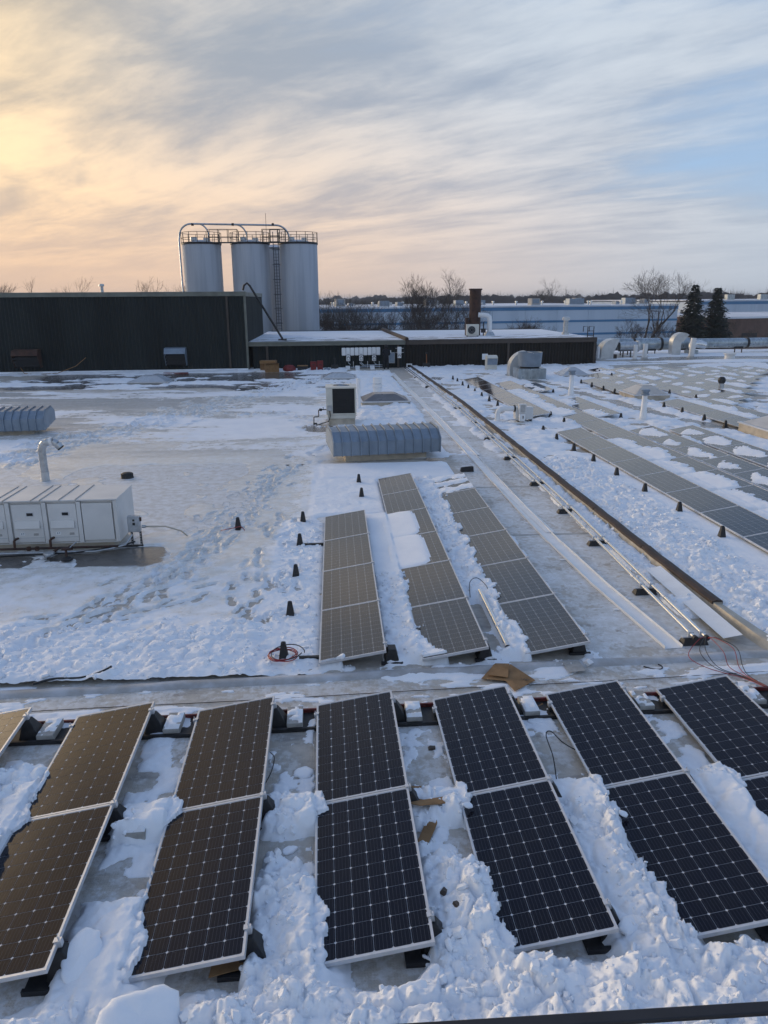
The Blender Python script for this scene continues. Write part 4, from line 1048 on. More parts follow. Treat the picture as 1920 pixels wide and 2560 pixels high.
# ------------------------------------------------------------------ electrical wall: inverters, conduit, worker
WY = 59.42
IG = 'white inverters on the dark wall'
for g_ in range(3):
    x0 = .54 + g_ * 1.01
    t = thing('wall_inverter', ['leftmost white three-lobed inverter on the dark wall', 'middle white three-lobed inverter on the dark wall', 'white three-lobed inverter beside the worker in dark clothes'][g_], 'inverter', (x0, WY, 0), .035, IG)
    for k in range(3):
        b = MB(); b.box(k * .335 + .012, k * .335 + .325, -.22, -.02, 1.0 + .01 * g_, 1.60 + .01 * g_); part('module', b, M['white'], t, bevel=.05)
    b = MB(); b.box(.36, .66, -.20, -.02, .58, .985); part('switch_box', b, M['white'], t, bevel=.02)
    b = MB(); b.tube([(.51 + .09 * math.cos(a), -.215, .82 + .09 * math.sin(a)) for a in np.linspace(-.6, 3.7, 14)], .022, 5); part('cable_loop', b, M['black'], t)
    b = MB(); b.box(.41, .61, -.226, -.221, 1.085, 1.115); part('slot', b, M['black'], t)
    b = MB(); b.box(.45, .50, -.215, -.201, .63, .72).box(.55, .61, -.215, -.201, .64, .70); part('connector', b, M['black'], t)
    b = MB(); b.tube([(.51, -.12, .58), (.51, -.12, .45), (.68, -.10, .30)], .03, 6); part('flex_conduit', b, M['steel'], t)
t = thing('wall_inverter', 'single narrow white inverter right of the grey panel', 'inverter', (4.90, WY + .12, 0), .035, IG)
b = MB(); b.box(0, .33, -.22, -.02, 1.07, 1.62); part('module', b, M['white'], t, bevel=.05)
b = MB(); b.box(.02, .31, -.20, -.02, .76, 1.05); part('switch_box', b, M['white'], t, bevel=.02)
b = MB(); b.tube([(.16 + .08 * math.cos(a), -.215, .92 + .08 * math.sin(a)) for a in np.linspace(-.6, 3.7, 14)], .022, 5); part('cable_loop', b, M['black'], t)
for z in (1.18, 1.50):
    b = MB(); b.box(-.12, .52, -.019, -.005, z - .02, z + .02); part('strut', b, M['alu'], t)
t = thing('electrical_panel', 'grey electrical panel on the wall right of the worker', 'electrical panel', (4.22, WY + .09, 0), .035)
b = MB(); b.box(0, .47, -.24, -.02, .38, 1.20); part('cabinet', b, M['steel'], t, bevel=.02)
b = MB(); b.box(.03, .44, -.255, -.241, .42, 1.16); part('door', b, M['hood'], t)
b = MB(); b.tube([(.16, -.12, 1.2), (.16, -.12, 1.36)], .04, 6).tube([(.05, -.12, 1.2), (.05, -.12, 1.32)], .04, 6); part('conduit_stub', b, M['white'], t)
t = thing('wall_conduit', 'pale conduit run with posts below the white inverters', 'conduit', (0, WY - .12, 0))
b = MB(); b.tube([(1.22, 0, .10), (3.75, 0, .13)], .03, 6); part('lower_pipe', b, M['emt'], t)
b = MB(); b.tube([(1.95, 0.02, .45), (2.15, -.01, .25), (3.75, 0, .27)], .03, 6); part('upper_pipe', b, M['emt'], t)
for x in (1.45, 2.56, 3.48):
    b = MB(); b.box(x - .02, x + .02, .04, .07, -.2, .55); part('strut', b, M['alu'], t)
b = MB(); b.box(6.55, 6.95, 59.35, 59.55, -.12, .30); b2 = MB(); b2.box(6.62, 6.88, 59.33, 59.345, -.05, .2)
t = thing('wall_outlet_box', 'small pale framed opening in the wall at the curb end', 'vent', (5.85, WY + .05, 0)); 
for a in ((-.22, -.14, -.1, .32), (.14, .22, -.1, .32)):
    b = MB(); b.box(a[0], a[1], -.1, 0, a[2], a[3]); part('jamb', b, M['white'], t)
b = MB(); b.box(-.14, .14, -.1, 0, .24, .32); part('head', b, M['white'], t)
t = thing('wall_plate', 'white square plate on the brown wall above the small hood', 'wall plate', (11.96, 59.95, .75)); b = MB(); b.box(-.23, .23, -.05, .0, -.23, .23); part('plate', b, M['white'], t, bevel=.01)
for k, x in enumerate((1.0, 1.75, 2.9)):
    b = MB(); b.hexa([(x - .17, 58.2, -.001), (x + .17, 58.2, -.001), (x + .17, 58.95, -.001), (x - .17, 58.95, -.001), (x - .17, 58.2, .02), (x + .17, 58.2, .02), (x + .17, 58.95, .25), (x - .17, 58.95, .25)])
    tag(link('flashing_piece', b.mesh('flashing_piece', M['white'])), ['leftmost', 'middle', 'rightmost'][k] + ' of three short white metal pieces below the inverters', 'metal piece', 'white metal pieces at the wall foot')
# cardboard boxes and red cases
t = thing('cardboard_box', 'large open cardboard box on the wet roof by the dark wall', 'box', (-4.75, 57.3, -.03), .25, 'cardboard boxes by the wall')
b = MB(); b.box(-.5, .5, -.35, .35, 0, .62); part('carton', b, M['cardboard'], t)
b = MB(); b.hexa([(-.5, -.35, .621), (.5, -.35, .621), (.5, -.55, .70), (-.5, -.55, .70), (-.5, -.34, .635), (.5, -.34, .635), (.5, -.55, .715), (-.5, -.55, .715)]); part('flap', b, M['cardboard'], t)
t = thing('cardboard_box', 'flat cardboard box on top of the pile by the wall', 'box', (-5.0, 57.7, .6), -.1, 'cardboard boxes by the wall'); b = MB(); b.box(-.6, .6, -.35, .35, 0, .22); part('carton', b, M['cardboard'], t)
t = thing('cardboard_box', 'small cardboard box peeking out left of the pile', 'box', (-5.35, 57.85, -.03), .1, 'cardboard boxes by the wall'); b = MB(); b.box(-.3, .4, -.3, .3, 0, .62); part('carton', b, M['cardboard'], t)
t = thing('tool_bag', 'dark red rounded tool bag right of the cardboard boxes', 'tool bag', (-3.45, 57.7, -.03)); b = MB(); b.lathe([(.0, .52), (.3, .48), (.48, .3), (.5, .1), (.45, 0)], 16); part('bag', b, M['redbag'], t, 60)
b = MB(); b.tube([(-.2, 0, .46), (-.1, 0, .62), (.1, 0, .62), (.2, 0, .46)], .03, 5); part('handle', b, M['black'], t)
t = thing('tool_case', 'black low tool case between the red bag and red cans', 'tool case', (-2.45, 57.8, -.03)); b = MB(); b.box(-.38, .38, -.2, .2, 0, .40); part('case', b, M['black'], t, bevel=.03)
b = MB(); b.box(-.40, .40, -.22, .22, .401, .45); part('lid', b, M['cardboard'], t)
for k, x in enumerate((-1.62, -1.12)):
    t = thing('red_case', ['left of two upright red tool cases near the wall', 'right of two upright red tool cases near the wall'][k], 'tool case', (x, 57.6, -.03), 0, 'upright red cases by the wall')
    b = MB(); b.box(-.21, .21, -.15, .15, 0, .34); part('lower_case', b, M['redbag'], t, bevel=.03)
    b = MB(); b.box(-.23, .23, -.16, .16, .345, .74 + .06 * k); part('upper_case', b, M['redbag'], t, bevel=.03)
    b = MB(); b.box(-.1, .1, -.175, -.161, .5, .55); part('latch', b, M['black'], t)
b = MB(); b.lathe([(.36, 0), (.2, .2), (.0, .26)], 10); o = link('tarp', b.mesh('tarp', M['hood'], 60)); o.location = (-.6, 57.7, -.02); tag(o, 'small blue-grey crumpled tarp right of the red cases', 'tarp')
def shovel(x, y, label, mat, h):
    t = thing('shovel', label, 'shovel', (x, y, -.05), 0)
    b = MB(); b.tube([(0, 0, .35), (0, .18, h)], .035, 6); part('handle', b, mat, t)
    b = MB(); b.hexa([(-.32, -.06, 0), (.32, -.06, 0), (.32, .04, 0), (-.32, .04, 0), (-.26, -.02, .42), (.26, -.02, .42), (.26, .06, .42), (-.26, .06, .42)]); part('blade', b, M['black'], t)
    b = MB(); b.box(-.09, .09, .14, .22, h, h + .12); part('grip', b, M['black'], t)
shovel(7.2, 59.2, 'snow shovel with orange handle leaning on the brown wall', M['orange'], 1.1)
shovel(.0, 58.5, 'thin black tool standing against the wall left of the inverters', M['black'], .8)

# worker seen from behind
def person():
    t = thing('person', 'person in dark jacket and trousers facing the wall beside the inverters', 'person', (3.97, 58.55, -.06), .05)
    V = [(0, 0, .98), (0, 0, 1.15), (0, .01, 1.36), (0, .03, 1.52), (0, .05, 1.60), (0, .07, 1.70), (0, .07, 1.80),
         (-.10, 0, .92), (-.12, .02, .52), (-.13, -.03, .12), (-.135, .12, .06), (.10, 0, .92), (.13, .01, .52), (.15, -.03, .12), (.16, .12, .06),
         (-.20, .02, 1.47), (-.27, .03, 1.20), (-.24, .22, 1.05), (-.18, .38, 1.12), (.20, .02, 1.47), (.28, .05, 1.20), (.24, .24, 1.10), (.16, .40, 1.20)]
    E_ = [(0, 1), (1, 2), (2, 3), (3, 4), (4, 5), (5, 6), (0, 7), (7, 8), (8, 9), (9, 10), (0, 11), (11, 12), (12, 13), (13, 14), (2, 15), (15, 16), (16, 17), (17, 18), (2, 19), (19, 20), (20, 21), (21, 22)]
    rad = [.19, .19, .21, .13, .075, .105, .09, .12, .095, .07, .06, .12, .095, .07, .06, .10, .075, .06, .045, .10, .075, .06, .045]
    me = bpy.data.meshes.new('body'); me.from_pydata(V, E_, []); me.materials.append(M['cloth'])
    o = link('body', me, t); md = o.modifiers.new('skin', 'SKIN'); sv = me.skin_vertices[0].data
    for i, r_ in enumerate(rad): sv[i].radius = (r_, r_ * (.78 if i < 3 else 1))
    sv[0].use_root = True; ss = o.modifiers.new('subdiv', 'SUBSURF'); ss.levels = 2; ss.render_levels = 2
    b = MB(); b.lathe([(.0, 1.93), (.08, 1.91), (.118, 1.83), (.122, 1.74), (.10, 1.69)], 16, (0, .07, 0)); part('knit_cap', b, M['black'], t, 60)
    b = MB(); b.lathe([(.085, 1.60), (.07, 1.67)], 12, (0, .06, 0)); part('neck_skin', b, M['skin'], t, 60)
    for s in (-1, 1):
        hx, hy, hz = s * .165, .42, 1.165 if s < 0 else 1.235
        b = MB(); b.tube([(hx, hy - .03, hz - .02), (hx - s * .01, hy + .05, hz + .01)], [.035, .042], 8)
        for f in range(4): b.tube([(hx + (f - 1.5) * .02, hy + .05, hz + .012), (hx + (f - 1.5) * .022, hy + .10 - abs(f - 1.3) * .008, hz + .015), (hx + (f - 1.5) * .022, hy + .125, hz - .005)], .009, 5)
        b.tube([(hx - s * .035, hy + .01, hz), (hx - s * .058, hy + .055, hz + .015)], .011, 5); part('hand', b, M['skin'], t, 60)
        b = MB(); b.box(s * .145 - .05, s * .145 + .05, -.08, .20, 0, .09); part('boot', b, M['black'], t, bevel=.03)
person()

# ------------------------------------------------------------------ rooftop equipment
t = thing('rooftop_ac_unit', 'tall cream air conditioning cabinet with a dark coil facing the camera', 'air conditioner', (.235, 32.6, 0))
b = MB(); b.box(-.56, .58, -.55, .62, 0, .26); part('curb', b, M['curb'], t, bevel=.01)
b = MB(); b.box(-.60, .61, -.58, .65, .265, .44); part('base_rail', b, M['cream'], t, bevel=.02)
CX0, CX1 = -.645, .645
b = MB(); b.box(CX0, -.37, -.60, -.05, .445, 1.56); part('left_post', b, M['cream'], t, bevel=.012)
b = MB(); b.box(.575, CX1, -.60, -.05, .445, 1.56); part('right_post', b, M['cream'], t, bevel=.012)
b = MB(); b.box(-.37, .575, -.60, -.05, .445, .50); part('sill', b, M['cream'], t)
b = MB(); b.box(CX0, CX1, -.05, .68, .445, 1.56); part('cabinet', b, M['cream'], t, bevel=.012)
b = MB(); b.box(-.37, .575, -.565, -.055, .50, 1.56); part('coil', b, M['louver'], t)
for k in range(18):
    b = MB(); z = .53 + k * .057; b.box(-.369, .574, -.580, -.566, z, z + .010); part('fin', b, M['louver'], t)
# cover with the round fan opening
hx = []; n = 40; cx, cy, r_ = .02, .02, .37
outer = []
for k in range(n):
    a = 2 * PI * k / n; c_, s_ = math.cos(a), math.sin(a); sc = min((CX1 + .02 - abs(cx) * 0) / max(abs(c_), 1e-6), .66 / max(abs(s_), 1e-6)); outer.append((c_ * sc, s_ * sc + .04))
b = MB(); vs = [(x, y, 1.62) for x, y in outer] + [(cx + r_ * math.cos(2 * PI * k / n), cy + r_ * math.sin(2 * PI * k / n), 1.635) for k in range(n)] + [(x, y, 1.562) for x, y in outer]
b.add(vs, [(k, (k + 1) % n, n + (k + 1) % n, n + k) for k in range(n)] + [(2 * n + k, 2 * n + (k + 1) % n, (k + 1) % n, k) for k in range(n)]); part('top_cover', b, M['cream'], t)
b = MB(); b.lathe([(r_, 1.634), (r_ - .01, 1.575), (0, 1.575)], 32, (cx, cy, 0)); part('fan_well', b, M['louver'], t)
for k in range(5):
    rr_ = .07 + k * .07; b = MB(); b.tube([(cx + rr_ * math.cos(a), cy + rr_ * math.sin(a), 1.64) for a in np.linspace(0, 2 * PI, 29)], .006, 4, False); part('fan_guard', b, M['steel'], t)
for x in (-.42, .02, .44):
    b = MB(); b.box(x - .012, x + .012, .42, .66, 1.625, 1.66); part('top_rib', b, M['cream'], t)
b = MB(); b.box(-.60, -.42, -.70, -.602, .62, .86); part('disconnect_box', b, M['steel'], t, bevel=.01)
b = MB(); b.tube([(-.50, -.65, .62), (-.48, -.66, .40), (-.56, -.68, .18), (-1.0, -.72, .05)], .022, 6); part('flex_conduit', b, M['black'], t, 60)
t = thing('gas_pipe', 'black stepped gas pipe and valve left of the cream cabinet', 'pipe', (-.41, 32.2, 0), 0)
b = MB(); b.tube([(0, .1, .63), (-.32, .1, .63), (-.34, .1, .60), (-.34, .05, .36), (-.36, .03, .34), (-.52, 0, .34), (-.55, 0, .32), (-.55, 0, .05)], .022, 8); part('pipe', b, M['blackpipe'], t, 60)
b = MB(); b.lathe([(0, -.06), (.06, -.05), (.06, .05), (0, .06)], 12, (-.25, .1, .63)); part('valve', b, M['black'], t, 50)
b = MB(); b.frus(-.5, 0, 0, .08, .10, .08, .07, .05); part('pipe_foot', b, M['black'], t)
b = MB(); b.tube([(-.14, .1, .65), (-.14, .1, .74)], .016, 5); part('tap', b, M['blackpipe'], t)
t = thing('vent_pipe', 'plain white plastic pipe standing just behind the cream cabinet', 'vent pipe', (1.12, 36.5, 0), 0, 'white vent pipes')
b = MB(); b.lathe([(.09, 0), (.09, 1.35), (.095, 1.35), (.10, 1.52), (.05, 1.54), (0, 1.54)], 16); part('pipe', b, M['white'], t, 40)
b = MB(); b.lathe([(.19, 0), (.17, .04), (.095, .07)], 16); part('boot', b, M['white'], t, 40)
t = thing('round_vent', 'squat stacked white round roof vent behind the dark dome light', 'vent', (2.36, 42.2, 0))
b = MB(); b.lathe([(.24, 0), (.24, .42)], 20); part('base', b, M['white'], t, 40)
b = MB(); b.lathe([(.25, .42), (.28, .46), (.28, .60), (.22, .64)], 20); part('collar', b, M['white'], t, 40)
b = MB(); b.lathe([(.20, .64), (.25, .68), (.25, .98), (.23, 1.0), (0, 1.02)], 20); part('cap', b, M['white'], t, 40)

def dome_light(x, y, wx, wy, hb, ht, mat, label, rz=0.0, top=.45):
    t = thing('skylight', label, 'skylight', (x, y, 0), rz, 'pyramid dome lights on the roof')
    b = MB(); b.box(-wx / 2, wx / 2, -wy / 2, wy / 2, -.02, hb); part('curb', b, M['curb'] if mat is not M['skylight'] else M['lap'], t, bevel=.01)
    b = MB(); e = .05
    for (x0, x1, y0, y1) in ((-wx / 2 - e, wx / 2 + e, -wy / 2 - e, -wy / 2 + .06), (-wx / 2 - e, wx / 2 + e, wy / 2 - .06, wy / 2 + e), (-wx / 2 - e, -wx / 2 + .06, -wy / 2 + .06, wy / 2 - .06), (wx / 2 - .06, wx / 2 + e, -wy / 2 + .06, wy / 2 - .06)): b.box(x0, x1, y0, y1, hb + .002, hb + .06)
    part('frame', b, M['alu'], t)
    b = MB(); b.frus(0, 0, hb + .05, ht - .03, wx / 2 - .07, wy / 2 - .07, wx / 2 * top, wy / 2 * top).frus(0, 0, ht - .03, ht, wx / 2 * top, wy / 2 * top, wx / 2 * top * .82, wy / 2 * top * .82); part('dome', b, mat, t, bevel=.05)
    return t
dome_light(2.5, 38.7, 2.45, 2.2, .20, .55, M['skylight_dark'], 'smoky dark dome light right of the cream cabinet', .03, .5)
dome_light(.25, 51.6, 2.3, 2.2, .12, .42, M['skylight'], 'pale dome light behind the cream cabinet near the dark wall')
dome_light(-12.1, 50.6, 2.5, 2.2, .10, .50, M['skylight'], 'white dome light on the wet roof before the tall dark wall')
dome_light(16.55, 39.3, 1.9, 2.2, .26, .72, M['skylight_warm'], 'warm white dome light with cream curb behind the capped vent pipe', .0, .35)
dome_light(16.4, 51.4, 1.9, 2.0, .12, .62, M['skylight'], 'snow-white dome light right of the big square exhaust fan', .0, .25)
dome_light(18.4, 27.6, 4.4, 2.6, .32, .72, M['skylight_warm'], 'large cream-edged dome light cut off by the right edge', .0, .6)

def ribbed_hood(x, y, L, label, rz, seg, curb_x):
    """long low relief hood: eight sided section, standing ribs, overhanging a lower curb"""
    t = thing('ribbed_roof_hood', label, 'roof hood', (x, y, 0), rz, 'long ribbed roof hoods')
    prof = [(-.78, .24), (-.80, .70), (-.40, .98), (.45, 1.02), (.95, .76), (.95, .42), (.90, .42), (.90, .73), (.43, .97), (-.38, .93), (-.75, .67), (-.73, .24)]
    n = seg; p = L / n
    for k in range(n):
        b = MB(); b.prism(prof, -L / 2 + k * p + .012, -L / 2 + (k + 1) * p - .012, 'x'); part('panel', b, M['hood'], t)
    for k in range(n + 1):
        xx = -L / 2 + k * p; b = MB()
        pr = [(-.835, .24), (-.86, .735), (-.425, 1.035), (.475, 1.08), (1.005, .80), (1.005, .42)]
        pi_ = [(a * .94, z - .04) for a, z in pr]
        vs = [(xx - .016, a, z) for a, z in pr] + [(xx + .016, a, z) for a, z in pr] + [(xx - .022, a, z) for a, z in pi_] + [(xx + .022, a, z) for a, z in pi_]
        m_ = len(pr); fs = [(i, m_ + i, m_ + i + 1, i + 1) for i in range(m_ - 1)] + [(i, i + 1, 2 * m_ + i + 1, 2 * m_ + i) for i in range(m_ - 1)] + [(m_ + i + 1, m_ + i, 3 * m_ + i, 3 * m_ + i + 1) for i in range(m_ - 1)]
        b.add(vs, fs); part('rib', b, M['hood'], t)
    for s in (-1, 1):
        b = MB(); b.prism([(-.78, .245), (-.80, .70), (-.40, .98), (.45, 1.02), (.95, .76), (.95, .42)], s * (L / 2 + .022) - .01, s * (L / 2 + .022) + .01, 'x'); part('end_plate', b, M['hood'], t)
    b = MB(); b.box(-L / 2 + curb_x, L / 2 - curb_x, -.55, .75, -.02, .24); part('curb', b, M['curb'], t, bevel=.01)
    b = MB(); b.box(-L / 2 + curb_x + .05, L / 2 - curb_x - .05, -.50, .70, .24, .40); part('throat', b, M['louver'], t)
ribbed_hood(1.58, 25.15, 3.62, 'long blue-grey ribbed roof hood behind the middle panels', .14, 12, .42)
ribbed_hood(-13.4, 31.1, 3.3, 'long blue-grey ribbed roof hood at the left edge', .10, 11, .5)

t = thing('gooseneck_vent', 'tall galvanised gooseneck pipe behind the long white cabinet', 'vent pipe', (-8.78, 22.5, 0))
b = MB(); b.lathe([(.12, 0), (.12, .28)], 16); part('base_sleeve', b, M['duct_light'], t, 40)
gp = [(0, 0, .28), (0, 0, .92)] + [(.20 - .20 * math.cos(a), 0, .92 + .26 * math.sin(a)) for a in np.linspace(.2, PI * .5, 4)] + [(.36, 0, 1.20), (.47, 0, 1.12), (.56, 0, 1.0)]
for k in range(len(gp) - 1):
    b = MB(); b.tube([gp[k], gp[k + 1]], [.112, .112], 14); part('segment', b, M['steel'], t, 40)
b = MB(); b.tube([(.26, 0, 1.19), (.34, 0, 1.205)], .122, 14); part('collar', b, M['white'], t, 40)
b = MB(); b.tube([(.555, 0, 1.01), (.575, 0, .985)], [.118, .10], 14); part('mouth', b, M['black'], t, 40)

# long white rooftop cabinet
HX1, HX0 = -4.72, -11.0; HY0, HY1 = 15.68, 16.95; HZ0, HZ1 = .20, 1.14
t = thing('long_hvac_cabinet', 'long pale white heating cabinet with dark inspection windows at left', 'HVAC unit', (0, 0, 0))
b = MB(); b.box(HX0, HX1, HY0 + .06, HY1, HZ0, HZ1 - .012); part('body', b, M['cabinet'], t)
b = MB(); b.box(HX0, HX1 - .16, HY0 + .10, HY1 - .1, -.02, HZ0 - .02); part('curb', b, M['curb'], t)
b = MB(); b.box(HX0, HX1 - .05, HY0 + .03, HY1 - .05, HZ0 - .02, HZ0 + .001); part('base_rail', b, M['cabinet'], t)
edges = [-4.72, -5.40, -6.10, -6.28, -6.80, -6.98, -7.55, -7.75, -8.4, -9.2, -10.1, -11.0]
edges = [-4.70, -5.56, -5.76 - .14, -6.30, -6.48, -7.06, -7.24, -7.9, -8.6, -9.4, -10.2, -11.0]
for k in range(len(edges) - 1):
    b = MB(); b.box(edges[k + 1] + .008, edges[k] - .008, HY0 - .02, HY1 + .02, HZ1 - .010, HZ1 + .016); part('roof_panel', b, M['cabinet'], t, bevel=.004)
    b = MB(); b.box(edges[k] - .010, edges[k] + .010, HY0 - .02, HY1 + .02, HZ1 + .0165, HZ1 + .030)
    if k: part('roof_seam', b, M['concrete'], t)
# front panels: blank access panel then repeating door bays with pilasters between
def fbox(x0, x1, z0, z1, d0, d1): return MB().box(x0, x1, HY0 + d0, HY0 + d1, z0, z1)
part('corner_post', fbox(HX1 - .08, HX1, HZ0, HZ1 - .02, -.005, .059), M['cabinet'], t, bevel=.006)
part('access_panel', fbox(-5.46, -4.83, HZ0 + .05, HZ1 - .07, -.004, .058), M['cabinet'], t, bevel=.006)
bays = [(-6.17, -5.58), (-6.92, -6.30), (-7.68, -7.06), (-8.44, -7.82), (-9.2, -8.58), (-9.96, -9.34)]
for k, (x0, x1) in enumerate(bays):
    part('door', fbox(x0, x1, HZ0 + .03, HZ1 - .07, .006, .058), M['cabinet'], t, bevel=.006)
    part('pilaster', fbox(x1 + .012, x1 + .10, HZ0, HZ1 - .03, -.006, .058), M['cabinet'], t, bevel=.005)
    xm = (x0 + x1) / 2 + .06
    part('window_trim', fbox(xm - .085, xm + .085, .80, .895, .000, .0055), M['alu'], t)
    part('window', fbox(xm - .065, xm + .065, .815, .88, -.004, -.001), M['louver'], t)
    h_ = MB(); h_.hexa([(x0 + .04, HY0 - .05, .545), (x1 - .06, HY0 - .05, .545), (x1 - .06, HY0 + .005, .545), (x0 + .04, HY0 + .005, .545), (x0 + .04, HY0 - .012, .71), (x1 - .06, HY0 - .012, .71), (x1 - .06, HY0 + .005, .71), (x0 + .04, HY0 + .005, .71)]); part('louver_hood', h_, M['cabinet'], t, bevel=.005)
    part('rating_plate', fbox(x0 + .12, x0 + .22, .385, .45, .001, .0055), M['white'], t)
    part('rating_plate_print', fbox(x0 + .14, x0 + .16, .40, .44, -.0005, .0008).box(x0 + .18, x0 + .20, HY0 - .0005, HY0 + .0008, .41, .44), M['duct'], t)
    part('warning_strip', fbox(x0 + .40, x0 + .50, .385, .395, .001, .0055), M['trim'], t)
    part('warning_strip', fbox(x0 + .40, x0 + .50, .41, .42, .001, .0055), M['trim'], t)
    part('door_split', fbox(x0 + .005, x1 - .005, .325, .331, .002, .0058), M['duct'], t)
    b = MB(); xr = x0 - .02; b.tube([(xr + .09, HY0 + .05, .32), (xr + .06, HY0 - .06, .325), (xr + .03, HY0 - .09, .29), (xr + .03, HY0 - .10, .12)], .026, 8); part('gas_riser', b, M['rust'], t, 60)
# gas manifold
t = thing('gas_manifold', 'dark rusty gas pipe running along the foot of the long cabinet', 'pipe', (0, 0, 0))
b = MB(); b.tube([(-11, HY0 - .10, .11), (-4.75, HY0 - .10, .125)], .026, 8); part('header', b, M['blackpipe'], t, 60)
b = MB(); b.tube([(-11, HY0 - .22, .05), (-5.2, HY0 - .22, .06), (-4.9, HY0 - .14, .085), (-4.62, HY0, .12), (-4.5, HY0 + .16, .30)], .022, 8); part('lower_line', b, M['steel'], t, 60)
b = MB(); b.tube([(-7.2, HY0 - .30, .03), (-5.6, HY0 - .27, .06), (-4.75, HY0 - .05, .10), (-4.45, HY0 + .15, .14)], .018, 6); part('whip', b, M['black'], t, 60)
b = MB(); b.tube([(-6.0, HY0 - .10, .12), (-6.05, HY0 - .38, .10), (-6.2, HY0 - .42, .05)], .03, 8); part('branch', b, M['rust'], t, 60)
for x in (-6.45, -5.75, -6.62):
    b = MB(); b.lathe([(0, -.055), (.045, -.04), (.045, .04), (0, .055)], 10, (x, HY0 - .10, .118)); part('fitting', b, M['rust'], t, 50)
t = thing('gas_regulator', 'round gas regulator on a white disc before the long cabinet', 'regulator', (-5.62, 14.95, 0))
b = MB(); b.lathe([(.17, .0), (.17, .025), (0, .03)], 22); part('disc', b, M['white'], t, 40)
b = MB(); b.lathe([(.0, .06), (.12, .06), (.13, .09), (.06, .13), (0, .14)], 18); part('flange', b, M['black'], t, 40)
b = MB(); b.tube([(0, 0, .1), (0, 0, .30)], .025, 7).tube([(-.08, 0, .30), (.08, 0, .30)], .035, 7); part('valve', b, M['blackpipe'], t, 50)
b = MB(); b.tube([(.05, 0, .30), (.20, .1, .42)], .012, 5); part('lever', b, M['steel'], t)
b = MB(); b.lathe([(0, -.06), (.11, -.03), (.12, 0), (.11, .03), (0, .06)], 16, (-.45, .25, .12)); part('diaphragm', b, M['steel'], t, 50)
# disconnect on strut legs
t = thing('disconnect_box', 'grey electric disconnect box on strut legs at the cabinet end', 'electrical box', (-4.46, 15.95, 0), .0)
b = MB(); b.box(-.13, .13, -.09, .05, .34, .70); part('box', b, M['steel'], t, bevel=.012)
b = MB(); b.box(-.02, .035, -.094, -.0905, .50, .56).box(-.015, .03, -.094, -.0905, .59, .635); part('notice', b, M['black'], t)
b = MB(); b.box(.131, .16, -.06, .0, .58, .66); part('switch_handle', b, M['rust'], t)
for x in (-.07, .12):
    b = MB(); b.box(x - .02, x + .02, -.05, -.01, .0, .34); part('strut_leg', b, M['rail'], t)
    for k in range(5):
        b = MB(); b.box(x - .008, x + .008, -.0515, -.0502, .04 + k * .06, .07 + k * .06); part('strut_slot', b, M['alu'], t)
b = MB(); b.box(-.45, .16, -.06, .0, .0, .035); part('foot_rail', b, M['rail'], t)
b = MB(); b.tube([(.16, -.02, .45), (.24, -.02, .45)], .035, 8); part('hub', b, M['steel'], t, 50)
b = MB(); b.tube([(.24, 0, .44), (.60, .25, .36), (.9, .45, .18), (1.0, .55, .03)], .018, 6); part('whip', b, M['curb'], t, 60)
t = thing('roof_drain', 'black round drain strainer sitting alone on the ice', 'drain', (-6.42, 22.7, 0))
b = MB(); b.lathe([(.20, 0), (.18, .05), (.165, .13), (.13, .16), (0, .165)], 22); part('dome', b, M['black'], t, 40)
for k in range(14):
    a = 2 * PI * k / 14; b = MB(); b.box(-.008, .008, -.010, .010, 0, .12); o = part('slot_rib', b, M['rail'], t); o.location = (.175 * math.cos(a), .175 * math.sin(a), .02); o.rotation_euler = (0, 0, a)

# ------------------------------------------------------------------ right side vents and fans
def capped_vent(x, y, h, r_, label):
    t = thing('capped_vent_pipe', label, 'vent pipe', (x, y, 0), 0, 'tall white vent pipes on the right roof')
    b = MB(); b.lathe([(.36, 0), (.34, .06), (r_ + .03, .10)], 20); part('boot', b, M['white'], t, 40)
    b = MB(); b.lathe([(r_ + .02, .05), (r_ + .015, .42), (r_, .44), (r_ * .82, h - .22)], 20); part('pipe', b, M['white'], t, 40)
    b = MB(); b.lathe([(r_ * .82, h - .24), (.19, h - .22), (.19, h - .17), (.15, h - .16), (.15, h - .08), (.195, h - .07), (.20, h), (.17, h + .02), (0, h + .025)], 20); part('cap', b, M['hood'], t, 30)
capped_vent(13.40, 31.7, 1.36, .13, 'nearest capped white vent pipe with a square boot on the right roof')
capped_vent(12.86, 40.3, 1.42, .13, 'capped white vent pipe behind the short panel row')
for k, (x, y, h, r_, lean) in enumerate(((25.85, 64.0, 1.3, .17, .02), (27.2, 65.2, 1.30, .20, .03), (31.8, 66.0, 1.72, .24, .09), (22.8, 64.6, 1.15, .13, 0))):
    t = thing('vent_pipe', ['plain white pipe standing right of the first curved duct', 'stout white pipe in front of the big horizontal duct', 'leaning white pipe just right of the tall hooked duct', 'slim white pipe at the end of the low building'][k], 'vent pipe', (x, y, 0), 0, 'white vent pipes')
    b = MB(); b.tube([(0, 0, 0), (lean, 0, h)], r_, 16); part('pipe', b, M['white'], t, 40)
    b = MB(); b.lathe([(r_ + .16, 0), (r_ + .1, .08), (r_ + .01, .14)], 16); part('boot', b, M['lap'], t, 40)
t = thing('blower', 'small white blower with motor box and elbow pipe by the rusty curb', 'blower', (7.66, 31.75, 0), .03)
b = MB(); b.box(-.86, .86, -.32, .38, -.02, .07); part('base', b, M['white'], t, bevel=.015)
b = MB(); b.tube([(-.70, 0, .05), (-.70, 0, .42), (-.67, 0, .53), (-.58, 0, .61), (-.45, 0, .63), (.02, 0, .63)], .112, 16); part('elbow_pipe', b, M['white'], t, 40)
b = MB(); b.tube([(.0, 0, .63), (.06, 0, .63)], .15, 18); part('rubber_collar', b, M['black'], t, 40)
